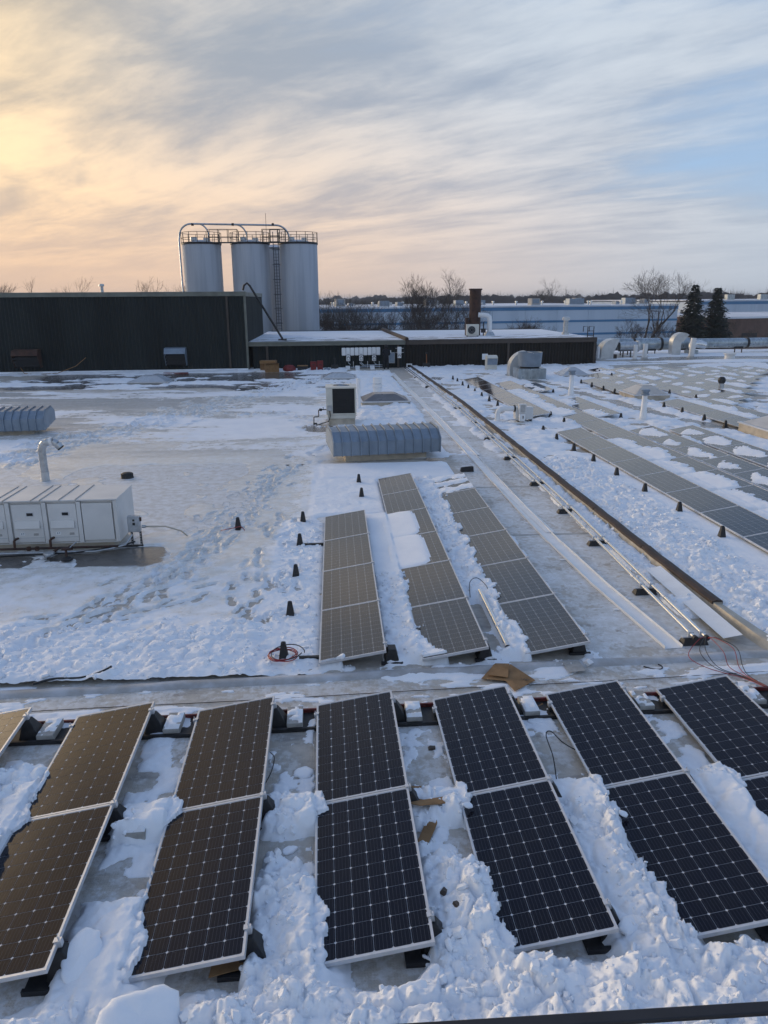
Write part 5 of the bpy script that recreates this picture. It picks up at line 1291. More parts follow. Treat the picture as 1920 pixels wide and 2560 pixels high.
b = MB(); b.box(.06, .84, -.15, .28, .16, .70); part('housing', b, M['cabinet'], t, bevel=.04)
b = MB(); b.box(.14, .46, -.40, -.16, .46, .86); part('motor_box', b, M['cabinet'], t, bevel=.01)
b = MB(); b.box(.20, .40, -.412, -.401, .52, .82); part('grille', b, M['concrete'], t)
for k in range(6):
    b = MB(); b.box(.20, .40, -.418, -.4125, .54 + k * .046, .555 + k * .046); part('grille_bar', b, M['duct_light'], t)
b = MB(); b.box(.18, .42, -.38, -.16, .12, .44); part('switch_box', b, M['white'], t, bevel=.01)
b = MB(); b.box(.30, .34, -.386, -.381, .24, .36); part('switch', b, M['black'], t)
b = MB(); b.tube([(-.1, -.28, .2), (.2, -.30, .16)], .02, 5).tube([(-.55, -.2, .09), (-.1, -.28, .2)], .014, 5); part('conduit', b, M['steel'], t)
for x in (.2, .76):
    b = MB(); b.box(x - .03, x + .03, -.14, .26, .07, .16); part('leg', b, M['black'], t)
t = thing('exhaust_fan', 'big blue-grey cylindrical exhaust fan on a square metal base', 'exhaust fan', (13.05, 49.9, 0), .0)
b = MB(); b.box(-.93, .93, -.62, 1.0, -.05, .72); part('base', b, M['duct'], t, bevel=.015)
b = MB(); b.box(-.98, .98, -.67, 1.05, -.03, .04); part('flashing', b, M['duct_light'], t)
b = MB(); b.lathe([(.62, .72), (.66, .80), (.70, .83)], 40, (0, .15, 0)); part('throat', b, M['black'], t, 40)
b = MB(); b.lathe([(.74, .83), (.80, 1.76), (.77, 1.76), (.74, 1.5), (0, 1.45)], 40, (0, .15, 0)); part('wind_band', b, M['hood'], t, 40)
b = MB(); b.box(-.03, .03, -.66, .95, 1.70, 1.745); part('cross_bar', b, M['steel'], t)
t = thing('curved_duct', 'white curved duct hood peeking out left of the big exhaust fan', 'duct', (12.75, 52.0, 0), 0, 'curved duct hoods')
def elbow(mb, r0, r1, z0, y0, y1, a0, a1, n, cx):
    pts_o = [(cx - r1 * math.cos(a), z0 + r1 * math.sin(a)) for a in np.linspace(a0, a1, n)]; pts_i = [(cx - r0 * math.cos(a), z0 + r0 * math.sin(a)) for a in np.linspace(a0, a1, n)]
    vs = [(x, y0, z) for x, z in pts_o] + [(x, y0, z) for x, z in pts_i] + [(x, y1, z) for x, z in pts_o] + [(x, y1, z) for x, z in pts_i]
    fs = []
    for i in range(n - 1):
        fs += [(i + 1, i, n + i, n + i + 1), (2 * n + i, 2 * n + i + 1, 3 * n + i + 1, 3 * n + i), (i, i + 1, 2 * n + i + 1, 2 * n + i), (n + i + 1, n + i, 3 * n + i, 3 * n + i + 1)]
    fs += [(0, 2 * n, 3 * n, n), (n - 1, 2 * n - 1, 4 * n - 1, 3 * n - 1)]
    mb.add(vs, fs)
b = MB(); elbow(b, .25, 1.15, .55, -.45, .45, 0, PI / 2, 14, .45); part('elbow', b, M['duct_light'], t, 40)
b = MB(); b.box(-.70, .20, -.45, .45, -.02, .549); part('riser', b, M['duct_light'], t)
b = MB(); b.box(-.80, .30, -.55, .55, -.03, .06); part('base', b, M['duct'], t)
t = thing('small_vent_hood', 'small white hooded roof vent against the brown wall', 'vent', (11.72, 56.3, -.05))
prof = [(-.35, .0), (-.35, .45), (-.55, .62), (-.38, 1.12), (.0, 1.22), (.36, 1.05), (.36, 0)]
b = MB(); b.prism([(.36, 0), (.36, 1.0), (.15, 1.18), (-.25, 1.18), (-.50, 1.02), (-.34, .46), (-.30, 0)], -.40, .40, 'x'); part('hood', b, M['cream'], t, bevel=.03)
b = MB(); b.hexa([(-.36, -.45, .50), (.36, -.45, .50), (.36, -.40, .50), (-.36, -.40, .50), (-.36, -.545, .96), (.36, -.545, .96), (.36, -.50, .96), (-.36, -.50, .96)]); part('mouth', b, M['hood'], t)
b = MB(); b.box(-.5, .5, -.45, .5, -.02, .05); part('base', b, M['lap'], t)

# big horizontal duct with flanges and saddles, at the far right
t = thing('horizontal_duct', 'long fat galvanised duct running along the far right roof edge', 'duct', (0, 0, 0))
DA, DB = Vector((21.6, 70.2, .95)), Vector((62.0, 72.6, .97)); R0, R1 = .56, .45
seg = [21.6, 24.3, 28.2, 30.9, 33.9, 39.7, 44.6, 49.5, 55, 62]
def dpt(x): return DA + (DB - DA) * ((x - 21.6) / 40.4)
for k in range(len(seg) - 1):
    r_ = .56 if seg[k] < 33 else .45
    b = MB(); b.tube([dpt(seg[k] + .04), dpt(seg[k + 1] - .04)], r_, 28, False); part('duct_length', b, M['duct'], t, 40)
    b = MB(); b.tube([dpt(seg[k + 1] - .10), dpt(seg[k + 1] + .10)], r_ + .06, 28); part('flange', b, M['black'], t, 40)
    xm = seg[k + 1] - .9
    for s in (-.35, .35):
        c = dpt(xm); b = MB(); b.box(c.x + s - .04, c.x + s + .04, c.y - .3, c.y - .22, -.05, c.z - r_ * .8); part('stand', b, M['rail'], t)
    c = dpt(xm); b = MB(); b.box(c.x - .45, c.x + .45, c.y - .32, c.y - .2, c.z - r_ - .04, c.z - r_ * .78); part('saddle', b, M['rail'], t)
t = thing('curved_duct', 'large cream quarter-round duct elbow left of the short flanged pipe', 'duct', (24.2, 66.2, -.02), 0, 'curved duct hoods')
b = MB(); elbow(b, .05, 1.15, .60, -.60, .60, 0, PI * .62, 18, .40); part('elbow', b, M['duct_light'], t, 40)
b = MB(); b.box(-.75, .35, -.60, .60, .0, .60); part('riser', b, M['duct_light'], t)
b = MB(); b.box(.352, .70, -.5, .5, .05, .40); part('dark_mouth', b, M['rustcap'], t)
t = thing('flanged_pipe', 'short horizontal galvanised pipe with a dark open end', 'duct', (0, 0, 0))
b = MB(); b.tube([(25.6, 67.2, .95), (27.25, 67.2, 1.0)], .42, 24, False); part('pipe', b, M['steel'], t, 40)
b = MB(); b.tube([(27.2, 67.2, 1.0), (27.4, 67.2, 1.0)], [.50, .50], 24); part('flange', b, M['duct_light'], t, 40)
b = MB(); b.tube([(27.38, 67.1, 1.0), (27.42, 67.1, 1.0)], .36, 20); part('open_end', b, M['black'], t, 40)
for x in (26.0, 26.7):
    b = MB(); b.box(x - .04, x + .04, 67.1, 67.2, -.05, .56); part('stand', b, M['rail'], t)
t = thing('hooked_duct', 'tall pale hooked gooseneck duct bending over the horizontal duct', 'duct', (31.6, 69.0, -.02), 0, 'curved duct hoods')
b = MB(); elbow(b, .10, .92, 1.18, -.42, .42, 0, PI * .72, 20, .50); part('hook', b, M['duct_light'], t, 40)
b = MB(); b.box(-.42, .40, -.42, .42, 0, 1.18); part('riser', b, M['duct_light'], t)
b = MB(); b.box(-.52, .50, -.5, .5, -.02, .06); part('base', b, M['rustcap'], t)
t = thing('foil_elbow', 'crinkled shiny foil duct elbow on a grey base by the leaning pipe', 'duct', (34.0, 69.5, 0))
b = MB(); b.tube([(-.55, 0, .5), (-.5, 0, .85), (-.2, 0, 1.02), (.3, 0, .95), (.75, -.1, .82)], [.34, .38, .34, .36, .30], 16); part('elbow', b, M['emt'], t, 60)
b = MB(); b.box(-1.0, -.1, -.5, .5, 0, .45); part('base', b, M['duct'], t)
t = thing('black_ball_vent', 'round black pipe end poking up among the far right panels', 'vent pipe', (22.0, 41.6, 0))
b = MB(); b.tube([(0, 0, 0), (0, 0, .5)], .14, 14); part('stem', b, M['steel'], t, 40)
b = MB(); b.lathe([(0, .42), (.12, .44), (.20, .54), (.22, .66), (.17, .78), (.08, .84), (0, .85)], 18); part('head', b, M['black'], t, 60)
b = MB(); b.lathe([(.55, 0), (.42, .18), (.40, .5), (.5, .52), (.5, .62), (0, .64)], 20); o = link('low_vent', b.mesh('low_vent', M['cabinet'], 40)); o.location = (33.5, 62.5, 0); tag(o, 'low pale round roof vent on the icy far right roof', 'vent')

# ------------------------------------------------------------------ walkway: conduits, channel, curb
def cx_(y): return np.interp(y, [10.2, 18.5, 35.2, 58.5], [5.42, 5.66, 5.84, 5.30])
CG = 'bright conduits along the bare walkway'
for k, off in enumerate((0.0, .185)):
    t = thing('conduit_pipe', ['left of the two bright metal conduits along the walkway', 'right of the two bright metal conduits along the walkway'][k], 'conduit', (0, 0, 0), 0, CG)
    ys = [10.16 + .02 * k] + [10.16 + 3.05 * (j + 1) - (1.4 if k else 0.4) for j in range(16)]; ys[-1] = 58.6
    for j in range(len(ys) - 1):
        y0_, y1_ = ys[j], ys[j + 1]
        b = MB(); b.tube([(cx_(y0_) + off, y0_, .165), (cx_(y1_) + off, y1_, .165)], .032, 10); part('length', b, M['emt'], t, 60)
        if j: b = MB(); b.tube([(cx_(y0_) + off, y0_ - .06, .165), (cx_(y0_) + off, y0_ + .06, .165)], .039, 10); part('coupling', b, M['alu'], t, 60)
    b = MB(); b.tube([(cx_(10.16) + off, 10.12, .165), (cx_(10.16) + off, 10.18, .165)], .042, 12); part('bushing', b, M['black'], t, 60)
    b = MB()
for k, y in enumerate((10.3, 12.35, 15.15, 17.7, 20.6, 24.2, 27.8, 31.5, 36.0, 40.4, 45.5, 51.0)):
    t = thing('pipe_block', 'black rubber block under the conduits, %s from the near end' % (ORD[k] if k else 'first'), 'pipe support', (float(cx_(y)) + .02, y, 0), 0, 'black blocks carrying the conduits')
    b = MB(); b.hexa([(-.17, -.09, 0), (.25, -.09, 0), (.25, .09, 0), (-.17, .09, 0), (-.13, -.055, .105), (.21, -.055, .105), (.21, .055, .105), (-.13, .055, .105)]); part('block', b, M['black'], t, bevel=.01)
    b = MB(); b.box(-.16, .26, -.022, .022, .106, .128); part('strut', b, M['alu'], t)
    for off in (-.02, .165):
        b = MB(); b.box(off - .045, off + .045, -.012, .012, .128, .2048); part('clamp', b, M['alu'], t)
t = thing('pipe_block', 'loose black rubber block beside the white channel, without a pipe', 'pipe support', (4.05, 22.6, 0), .05, 'black blocks carrying the conduits'); b = MB(); b.hexa([(-.20, -.10, 0), (.20, -.10, 0), (.20, .10, 0), (-.20, .10, 0), (-.19, -.08, .16), (.19, -.08, .16), (.19, .08, .16), (-.19, .08, .11)]); part('block', b, M['black'], t, bevel=.01)
# white sheet metal channel lengths lying end to end
chp = [(5.10, 10.15), (4.86, 12.9), (4.74, 15.3), (4.68, 18.2), (4.66, 21.0), (4.64, 24.2), (4.62, 27.6), (4.58, 31.2), (4.50, 35.2), (4.44, 39.6), (4.36, 44.2), (4.26, 49.2), (4.16, 55.2)]
for k in range(len(chp) - 1):
    (x0, y0_), (x1, y1_) = chp[k], chp[k + 1]
    L = math.hypot(x1 - x0, y1_ - y0_); t = thing('white_channel', 'white metal channel on the walkway, %s length from the near end' % (ORD[k] if k else 'first'), 'metal channel', (x0, y0_, .004 * (k % 2) + .003), math.atan2(-(x1 - x0), y1_ - y0_) + random.uniform(-.004, .004), 'white channel lengths laid along the walkway')
    b = MB(); b.box(-.14, .14, 0, L + .05, 0, .006); part('web', b, M['white'], t)
    b = MB(); b.box(-.148, -.141, 0, L + .05, 0, .05); part('outer_lip', b, M['white'], t)
    b = MB(); b.box(.141, .148, 0, L + .05, 0, .05); part('inner_lip', b, M['white'], t)
    b = MB(); b.box(-.26, -.15, L * .55, L * .55 + .07, 0, .012); part('bracket', b, M['white'], t)
for k, (x, y, L, rz) in enumerate(((4.98, 16.1, 4.4, .035), (4.95, 25.0, 3.0, .02), (4.80, 33.0, 3.0, .03), (4.72, 38.5, 3.0, .06), (4.5, 44.5, 4, .05), (3.9, 52.5, 5, -.06))):
    b = MB(); b.box(-.10, .10, 0, L, .012, .020); o = link('white_strip', b.mesh('white_strip', M['white'])); o.location = (x - .12, y, .005); o.rotation_euler = (0, 0, rz); tag(o, 'loose white metal strip overlapping the channel, %s from the near end' % (ORD[k] if k else 'first'), 'metal strip', 'loose white strips on the channel')
b = MB(); b.hexa([(-.155, 0, .0), (.155, 0, .0), (.155, 3.05, .0), (-.155, 3.05, .0), (-.155, 0, .006), (.155, 0, .006), (.155, 3.05, .006), (-.155, 3.05, .006)])
o = link('white_plate', b.mesh('white_plate', M['white'])); o.location = (6.10, 10.28, .10); o.rotation_euler = (.01, -.16, .0); tag(o, 'wide flat white metal plate leaning on snow by the curb end', 'metal plate')
# curb with rusty cap
def kx_(y): return np.interp(y, [9.9, 11.6, 14.7, 21.0, 38.2, 61], [6.50, 6.47, 6.43, 6.43, 6.45, 5.90])
t = thing('expansion_curb', 'long low cream curb capped with rusty dark metal crossing the roof', 'curb', (0, 0, 0))
cy = np.concatenate([np.arange(11.5, 30, .5), np.arange(30, 59.4, 1.5)]); rrk = random.Random(9)
b = MB(); vs = []
for y in cy:
    x = float(kx_(y)); h = .155 + rrk.uniform(-.008, .008); vs += [(x - .13, y, -.02), (x - .075, y, h), (x + .075, y, h), (x + .13, y, -.02)]
b.add(vs, [(i * 4 + k, i * 4 + k + 1, (i + 1) * 4 + k + 1, (i + 1) * 4 + k) for i in range(len(cy) - 1) for k in range(3)] + [(0, 1, 2, 3)]); part('upstand', b, M['curb'], t)
yj = 11.5; k = 0
while yj < 59:
    y1_ = min(yj + 3.0, 59.3); b = MB(); vs = []; ys = np.linspace(yj + .008, y1_ - .008, 7)
    for y in ys:
        x = float(kx_(y)) + rrk.uniform(-.006, .006); h = .168 + rrk.uniform(-.008, .010)
        vs += [(x - .102, y, h - .05), (x - .098, y, h), (x - .02, y, h + .025), (x + .09, y, h + .003), (x + .098, y, h - .05)]
    b.add(vs, [(i * 5 + q, (i + 1) * 5 + q, (i + 1) * 5 + q + 1, i * 5 + q + 1) for i in range(6) for q in range(4)] + [(0, 1, 2, 3, 4)]); part('cap_length', b, M['rustcap'], t)
    yj = y1_; k += 1
# membrane-wrapped end of the curb running down into the seam
b = MB(); vs = []
ce = [(6.47, 11.5, .15, .12), (6.50, 11.0, .15, .14), (6.56, 10.5, .13, .16), (6.64, 10.1, .10, .2), (6.72, 9.85, .03, .24)]
for x, y, h, w_ in ce: vs += [(x - w_, y, -.01), (x - w_ * .6, y, h), (x + w_ * .5, y, h * .9), (x + w_, y, -.01)]
b.add(vs, [(i * 4 + k, i * 4 + k + 1, (i + 1) * 4 + k + 1, (i + 1) * 4 + k) for i in range(4) for k in range(3)]); part('wrapped_end', b, M['curb'], t, 60)

# ------------------------------------------------------------------ small things on the membrane
def wire(name, pts, mat, label, r_=.006, cat='wire', group=None):
    # smooth the polyline
    P = [Vector(p) for p in pts]; out = []
    for i in range(len(P) - 1):
        p0, p1, p2, p3 = P[max(i - 1, 0)], P[i], P[i + 1], P[min(i + 2, len(P) - 1)]
        for q in range(6):
            u = q / 6; out.append(.5 * ((2 * p1) + (p2 - p0) * u + (2 * p0 - 5 * p1 + 4 * p2 - p3) * u * u + (3 * p1 - p0 - 3 * p2 + p3) * u ** 3))
    out.append(P[-1]); b = MB(); b.tube(out, r_, 5)
    return tag(link(name, b.mesh(name, mat, 60)), label, cat, group)
sx, sy = 5.60, 10.12
wl = ['outermost red wire looping wide left from the conduit end', 'black wire second from the left in the loop bundle', 'black wire curling inside the bundle from the conduit end', 'thin red wire hanging nearly straight in the bundle', 'red wire bowing right in the bundle', 'rightmost black wire of the bundle at the conduit end']
wp = [(5.12, 9.72, .10), (5.28, 9.70, .16), (5.36, 9.68, .18), (5.58, 9.60, .2), (5.78, 9.70, .2), (5.86, 9.74, .18)]
for k in range(6):
    a = wp[k]; wire('loose_wire', [(sx, sy, .165), (sx + (a[0] - sx) * .35, sy - .10, .22), a, (a[0] * .72 + 5.62 * .28, 9.42, .05), (5.62 + .02 * k, 9.10, .045 + .004 * k), (5.72 + .01 * k, 8.75, .10)], M['wire_red'] if k in (0, 3, 4) else M['wire_black'], wl[k], .0055, 'wire', 'red and black wires from the conduits')
wire('wire_offcut', [(4.40, 9.60, .012), (4.50, 9.52, .012), (4.62, 9.50, .015), (4.66, 9.57, .02), (4.63, 9.63, .02)], M['wire_black'], 'short black hooked wire offcut on the bare strip', .010)
x, y, z = near_pt(0, 0)
wire('cable_loop', [(2.36, 7.05, .02), (2.40, 7.35, .12), (2.42, 7.72, .16), (2.50, 7.78, .17), (2.62, 7.62, .10), (2.86, 7.42, .05), (3.0, 7.33, .08)], M['wire_black'], 'thin black cable looping between the fifth and sixth columns', .007)
wire('cable_loop', [(-.92, 7.05, .05), (-.82, 7.25, .14), (-.80, 7.50, .16), (-.86, 7.70, .10)], M['wire_black'], 'small black cable loop right of the third column', .006)
wire('cable_loop', [(2.30, 12.2, .1), (2.36, 12.6, .22), (2.52, 12.75, .25), (2.66, 12.55, .16), (2.66, 12.3, .06)], M['wire_black'], 'thin black cable hoop above the loose pipe', .007)
wire('buried_cable', [(-4.3, 9.62, .08), (-4.05, 9.72, .10), (-3.7, 9.74, .09), (-3.45, 9.82, .12), (-3.3, 9.92, .16)], M['wire_black'], 'black cable half buried in the snow at the left', .018)
wire('cable_loop', [(-2.75, 16.85, .03), (-2.6, 16.7, .10), (-2.40, 16.75, .12), (-2.3, 16.95, .08), (-2.2, 16.72, .03), (-2.55, 16.6, .02)], M['wire_red'], 'small red and dark cable coil by the lone foot', .009)
def coil(x, y, z, label, mat, r0, n=3, seed=1):
    rs = random.Random(seed); pts = []
    for k in range(n * 22): 
        a = 2 * PI * k / 22; rr_ = r0 * (1 + .10 * math.sin(a * .7 + k * .03) + rs.uniform(-.01, .01)); pts.append((x + rr_ * math.cos(a), y + rr_ * .95 * math.sin(a), z + .006 * k / 22 + .02 * math.sin(a * 1.3)))
    b = MB(); b.tube(pts, .008, 5); tag(link('wire_coil', b.mesh('wire_coil', mat, 60)), label, 'wire coil')
coil(-.87, 10.18, .11, 'red wire coil lying round the nearest black foot', M['wire_red'], .21, 3)
coil(-.80, 10.20, .13, 'thin black wire coil lying with the red coil', M['wire_black'], .24, 1, 2)
t = thing('loose_pipe', 'loose bright metal pipe lying on the snow between the middle panels', 'pipe', (2.52, 10.2, .08), 0)
b = MB(); b.tube([(0, 0, .02), (-.03, 2.1, .10)], .038, 14, False); part('tube', b, M['emt'], t, 60)
b = MB(); b.tube([(0, -.01, .02), (-.001, .08, .0235)], .046, 14, False); part('coupling', b, M['alu'], t, 60)
b = MB(); b.tube([(0, .005, .02), (0, .012, .0205)], .036, 14); part('dark_bore', b, M['black'], t)
def sheet_piece(name, poly, loc, rz, label, mat, thick=.006, curl=.05, seed=1, cat='cardboard', group=None):
    """flat torn piece: outline filled, gently curled, with thickness"""
    bm = bmesh.new(); vs = [bm.verts.new((x, y, 0)) for x, y in poly]; f = bm.faces.new(vs)
    bmesh.ops.triangulate(bm, faces=[f]); bmesh.ops.subdivide_edges(bm, edges=bm.edges[:], cuts=3, use_grid_fill=True)
    for v in bm.verts: v.co.z = curl * (math.sin(v.co.x * 5 + seed) * .5 + math.sin(v.co.y * 7 + seed * 2) * .5 + .6 * (abs(v.co.x) + abs(v.co.y)) ** 2)
    me = bpy.data.meshes.new(name); bm.to_mesh(me); bm.free(); me.materials.append(mat)
    o = link(name, me, None, loc, (0, 0, rz)); sdf = o.modifiers.new('thickness', 'SOLIDIFY'); sdf.thickness = thick
    return tag(o, label, cat, group)
CBG = 'torn cardboard on the roof'
t = thing('cardboard_sheet', 'large opened brown cardboard sheet lying on the bare strip', 'cardboard', (2.38, 9.36, .03), 0, CBG)
b = MB(); b.hexa([(-.42, .02, 0), (-.02, -.12, .02), (.05, .34, .05), (-.14, .42, .02), (-.42, .02, .007), (-.02, -.12, .027), (.05, .34, .057), (-.14, .42, .027)]); part('left_panel', b, M['cardboard'], t)
b = MB(); b.hexa([(-.03, -.36, 0), (.32, -.10, .01), (.06, .30, .06), (-.14, .06, .03), (-.03, -.36, .007), (.32, -.10, .017), (.06, .30, .067), (-.14, .06, .037)]); part('right_panel', b, M['cardboard'], t)
b = MB(); b.hexa([(-.32, .05, .04), (-.06, -.06, .05), (.0, .16, .09), (-.2, .27, .08), (-.32, .05, .047), (-.06, -.06, .057), (.0, .16, .097), (-.2, .27, .087)]); part('folded_flap', b, M['cardboard'], t)
try:
    cu = bpy.data.curves.new('print', 'FONT'); cu.body = '(01)8400'; cu.size = .075; cu.extrude = .0008
    tmp = bpy.data.objects.new('tmp', cu); col.objects.link(tmp); dg = bpy.context.evaluated_depsgraph_get(); me = bpy.data.meshes.new_from_object(tmp.evaluated_get(dg)); bpy.data.objects.remove(tmp)
    me.materials.clear(); me.materials.append(M['black']); o = link('printed_code', me, t, (.235, -.125, .037), (R(6), R(6), R(137)))
except Exception as ex: print('text', ex)
sheet_piece('cardboard_scrap', [(-.26, -.04), (-.05, .03), (.14, .10), (.30, .07), (.08, -.05), (-.12, -.10)], (.90, 6.64, .13), -.1, 'pointed torn cardboard scrap on the snow between fourth and fifth columns', M['cardboard'], seed=2, group=CBG)
sheet_piece('cardboard_scrap', [(-.10, -.17), (.08, -.12), (.10, .10), (-.06, .16)], (.82, 6.86, .08), .3, 'square brown cardboard scrap at the panel joint clamp', M['cardboard'], seed=4, group=CBG)
sheet_piece('cardboard_scrap', [(-.08, -.26), (.03, -.30), (.09, .02), (.04, .24), (-.03, .05)], (.84, 6.42, .05), -.25, 'long narrow cardboard scrap pointing down between the columns', M['cardboard'], seed=6, group=CBG)
sheet_piece('cardboard_scrap', [(-.14, -.08), (.12, -.02), (.14, .07), (-.04, .05)], (-2.09, 6.48, -.015), .2, 'small cardboard scrap below the tray between second and third columns', M['cardboard'], seed=3, group=CBG)
sheet_piece('cardboard_scrap', [(-.10, -.18), (.10, -.14), (.12, .12), (-.05, .2)], (2.52, 8.78, .02), .3, 'brown cardboard scrap under the block right of the fifth column', M['cardboard'], seed=5, group=CBG)
sheet_piece('cardboard_scrap', [(-.16, -.10), (.14, -.12), (.16, .06), (-.10, .08)], (-1.0, 4.92, -.02), .3, 'brown cardboard under the near corner of the third column', M['cardboard'], seed=8, group=CBG)
for k, (x, y, z, s) in enumerate(((1.05, 7.80, -.012, .04), (.86, 5.45, .08, .04), (.95, 5.25, .10, .04))):
    b = MB(); b.frus(0, 0, 0, s * .9, s, s * .8, s * .8, s * .5, .01, .0); o = link('wood_chip', b.mesh('wood_chip', M['trim'])); o.location = (x, y, z); o.rotation_euler = (.2, .1, k); tag(o, ['dark chip on the ice between fourth and fifth columns', 'left of two brown chips on the snow by the fourth column', 'right of two brown chips on the snow by the fourth column'][k], 'chip', 'brown chips between the columns')
sheet_piece('membrane_patch', [(-.13, -.17), (.13, -.15), (.12, .17), (-.14, .16)], (3.37, 9.62, .05), 0, 'grey rectangular repair patch across the roof seam', M['concrete'], .004, .0, 1, 'patch')
# ice slabs that stand out of the rubble
def slab(x, y, z, s, rot, label, seed):
    """broken lump of crusted snow: flattened superellipsoid with a torn outline"""
    rs_ = np.random.RandomState(seed); nu, nv = 30, 14
    U, V = np.meshgrid(np.linspace(0, 2 * PI, nu, endpoint=False), np.linspace(-PI / 2, PI / 2, nv))
    out = 1 + .34 * (fbm(np.cos(U) * 1.6 + seed * 3, np.sin(U) * 1.6, seed, 4) - .5) * 2
    cs = np.sign(np.cos(V)) * np.abs(np.cos(V)) ** .55; sn = np.sign(np.sin(V)) * np.abs(np.sin(V)) ** .8
    X = np.cos(U) * cs * out; Y = np.sin(U) * cs * out * rs_.uniform(.55, .85)
    Z = sn * rs_.uniform(.16, .26) * (1 + .5 * (fbm(X * 2 + seed, Y * 2, seed + 5, 3) - .5)) + .10 * (fbm(X * 4, Y * 4 + seed, seed + 8, 3) - .5)
    vs = np.stack([X, Y, Z], -1).reshape(-1, 3) * s
    fs = [(j * nu + i, j * nu + (i + 1) % nu, (j + 1) * nu + (i + 1) % nu, (j + 1) * nu + i) for j in range(nv - 1) for i in range(nu)]
    b = MB(); b.add([tuple(p) for p in vs], fs)
    o = link('snow_slab', b.mesh('snow_slab', M['snow'], 45)); o.location = (x, y, z); o.rotation_euler = rot
    tag(o, label, 'snow slab', 'broken slabs of crusted snow')
slab(-1.55, 4.36, .13, .30, (.40, .10, .2), 'largest white snow slab at the bottom edge, below the third column', 1)
slab(-2.16, 4.98, .10, .22, (.1, -.2, 1.4), 'long smooth snow slab between second and third columns', 2)
slab(1.73, 4.42, .12, .13, (.25, .2, .9), 'angular snow slab below the fifth column', 3)
slab(-.46, 7.43, -.005, .12, (0.05, 0, .4), 'flat ice flake lying alone left of the fourth column', 4)
slab(-.56, 6.21, -.02, .08, (0.05, 0, .4), 'small ice flake on the bare strip right of the third column', 5)
slab(2.46, 8.30, .005, .12, (0.02, 0, .2), 'flat ice flake before the block right of the fifth column', 6)
slab(1.26, 6.52, .16, .06, (0.4, .3, .2), 'grey ice lump resting on the joint of the fifth column', 7)
slab(2.82, 6.27, .16, .05, (0.3, .3, .2), 'snow ball resting on the edge of the sixth column', 8)
slab(2.40, 4.98, .08, .15, (.15, .1, .5), 'white snow slab right of the near fifth panel', 9)
slab(.98, 5.62, .12, .10, (.7, .1, .7), 'upright ice plate between fourth and fifth columns', 10)
slab(.48, 4.44, .12, .13, (.5, -.2, .1), 'tilted ice plate in the rubble below the fourth column', 11)

# dark rail at the bottom right, nearer than the roof
t = thing('guard_rail', 'black rail crossing the bottom right corner close to the camera', 'rail', (0, 0, 0))
b = MB(); b.hexa([(-.35, 1.453, 3.386), (1.6, 1.444, 3.386), (1.6, 1.478, 3.386), (-.35, 1.488, 3.386), (-.35, 1.453, 3.40), (1.6, 1.444, 3.40), (1.6, 1.478, 3.40), (-.35, 1.488, 3.40)]); part('top_bar', b, M['rail'], t, bevel=.004)
for x in (-.3, 1.55):
    b = MB(); b.box(x - .025, x + .025, 1.455, 1.48, -.11, 3.385); part('post', b, M['rail'], t)

# ------------------------------------------------------------------ beyond the roof
GZ = -7.0
def mk_wh():
    m, g, p = new_mat('warehouse_panels')
    co = g.coord('Object'); x, y, z = g.sep(co)
    n = g.noise(g.mapping(co, scale=(.6, .6, .06)), .5, 4, .6)
    setc(g, p, 'Base Color', g.mix(n.smooth(.35, .7), (.50, .58, .67), (.43, .51, .60))); p.inputs['Roughness'].default_value = .7
    return m
M['wh'] = mk_wh(); M['wh_blue'] = simple('blue_stripe_paint', (.055, .19, .36), .6, 0, .12, .3); M['wh_roof'] = simple('snowy_far_roof', (.74, .77, .82), .8, 0, .2, .08, c2=(.5, .52, .56))
def warehouse(A, B, depth, ztop, stripes, name_label, sh=.45, bay=7.5):
    t = thing('warehouse', name_label, 'warehouse', (0, 0, 0))
    A = Vector(A); B = Vector(B); L = (B - A).length; tv = (B - A) / L; nv = Vector((-tv.y, tv.x))
    def P(s, d_, z): q = A + tv * s + nv * d_; return (q.x, q.y, z)
    n = max(1, round(L / bay))
    for k in range(n):
        b = MB(); s0, s1 = L * k / n + .03, L * (k + 1) / n - .03
        b.hexa([P(s0, 0, GZ), P(s1, 0, GZ), P(s1, .3, GZ), P(s0, .3, GZ), P(s0, 0, ztop - .02), P(s1, 0, ztop - .02), P(s1, .3, ztop - .02), P(s0, .3, ztop - .02)]); part('wall_panel', b, M['wh'], t)
    b = MB(); b.hexa([P(0.02, .32, GZ), P(L - .02, .32, GZ), P(L - .02, depth, GZ), P(.02, depth, GZ), P(.02, .32, ztop - .3), P(L - .02, .32, ztop - .3), P(L - .02, depth, ztop - .3), P(.02, depth, ztop - .3)]); part('body', b, M['wh'], t)
    b = MB(); b.hexa([P(-.1, -.12, ztop), P(L + .1, -.12, ztop), P(L + .1, depth, ztop), P(-.1, depth, ztop), P(-.1, -.12, ztop + .28), P(L + .1, -.12, ztop + .28), P(L + .1, depth, ztop + .35), P(-.1, depth, ztop + .35)]); part('roof', b, M['wh_roof'], t)
    for (z0, z1) in stripes:
        b = MB(); b.hexa([P(-.05, -.06, z0), P(L + .05, -.06, z0), P(L + .05, -.01, z0), P(-.05, -.01, z0), P(-.05, -.06, z1), P(L + .05, -.06, z1), P(L + .05, -.01, z1), P(-.05, -.01, z1)]); part('blue_stripe', b, M['wh_blue'], t)
    return t, P, L
t, P, L = warehouse((-40, 143), (76.8, 168), 70, 3.45, ((2.75, 3.40), (.22, .66), (-2.5, -2.06)), 'long pale blue warehouse with three blue stripes beyond the roof')
rw = random.Random(4)
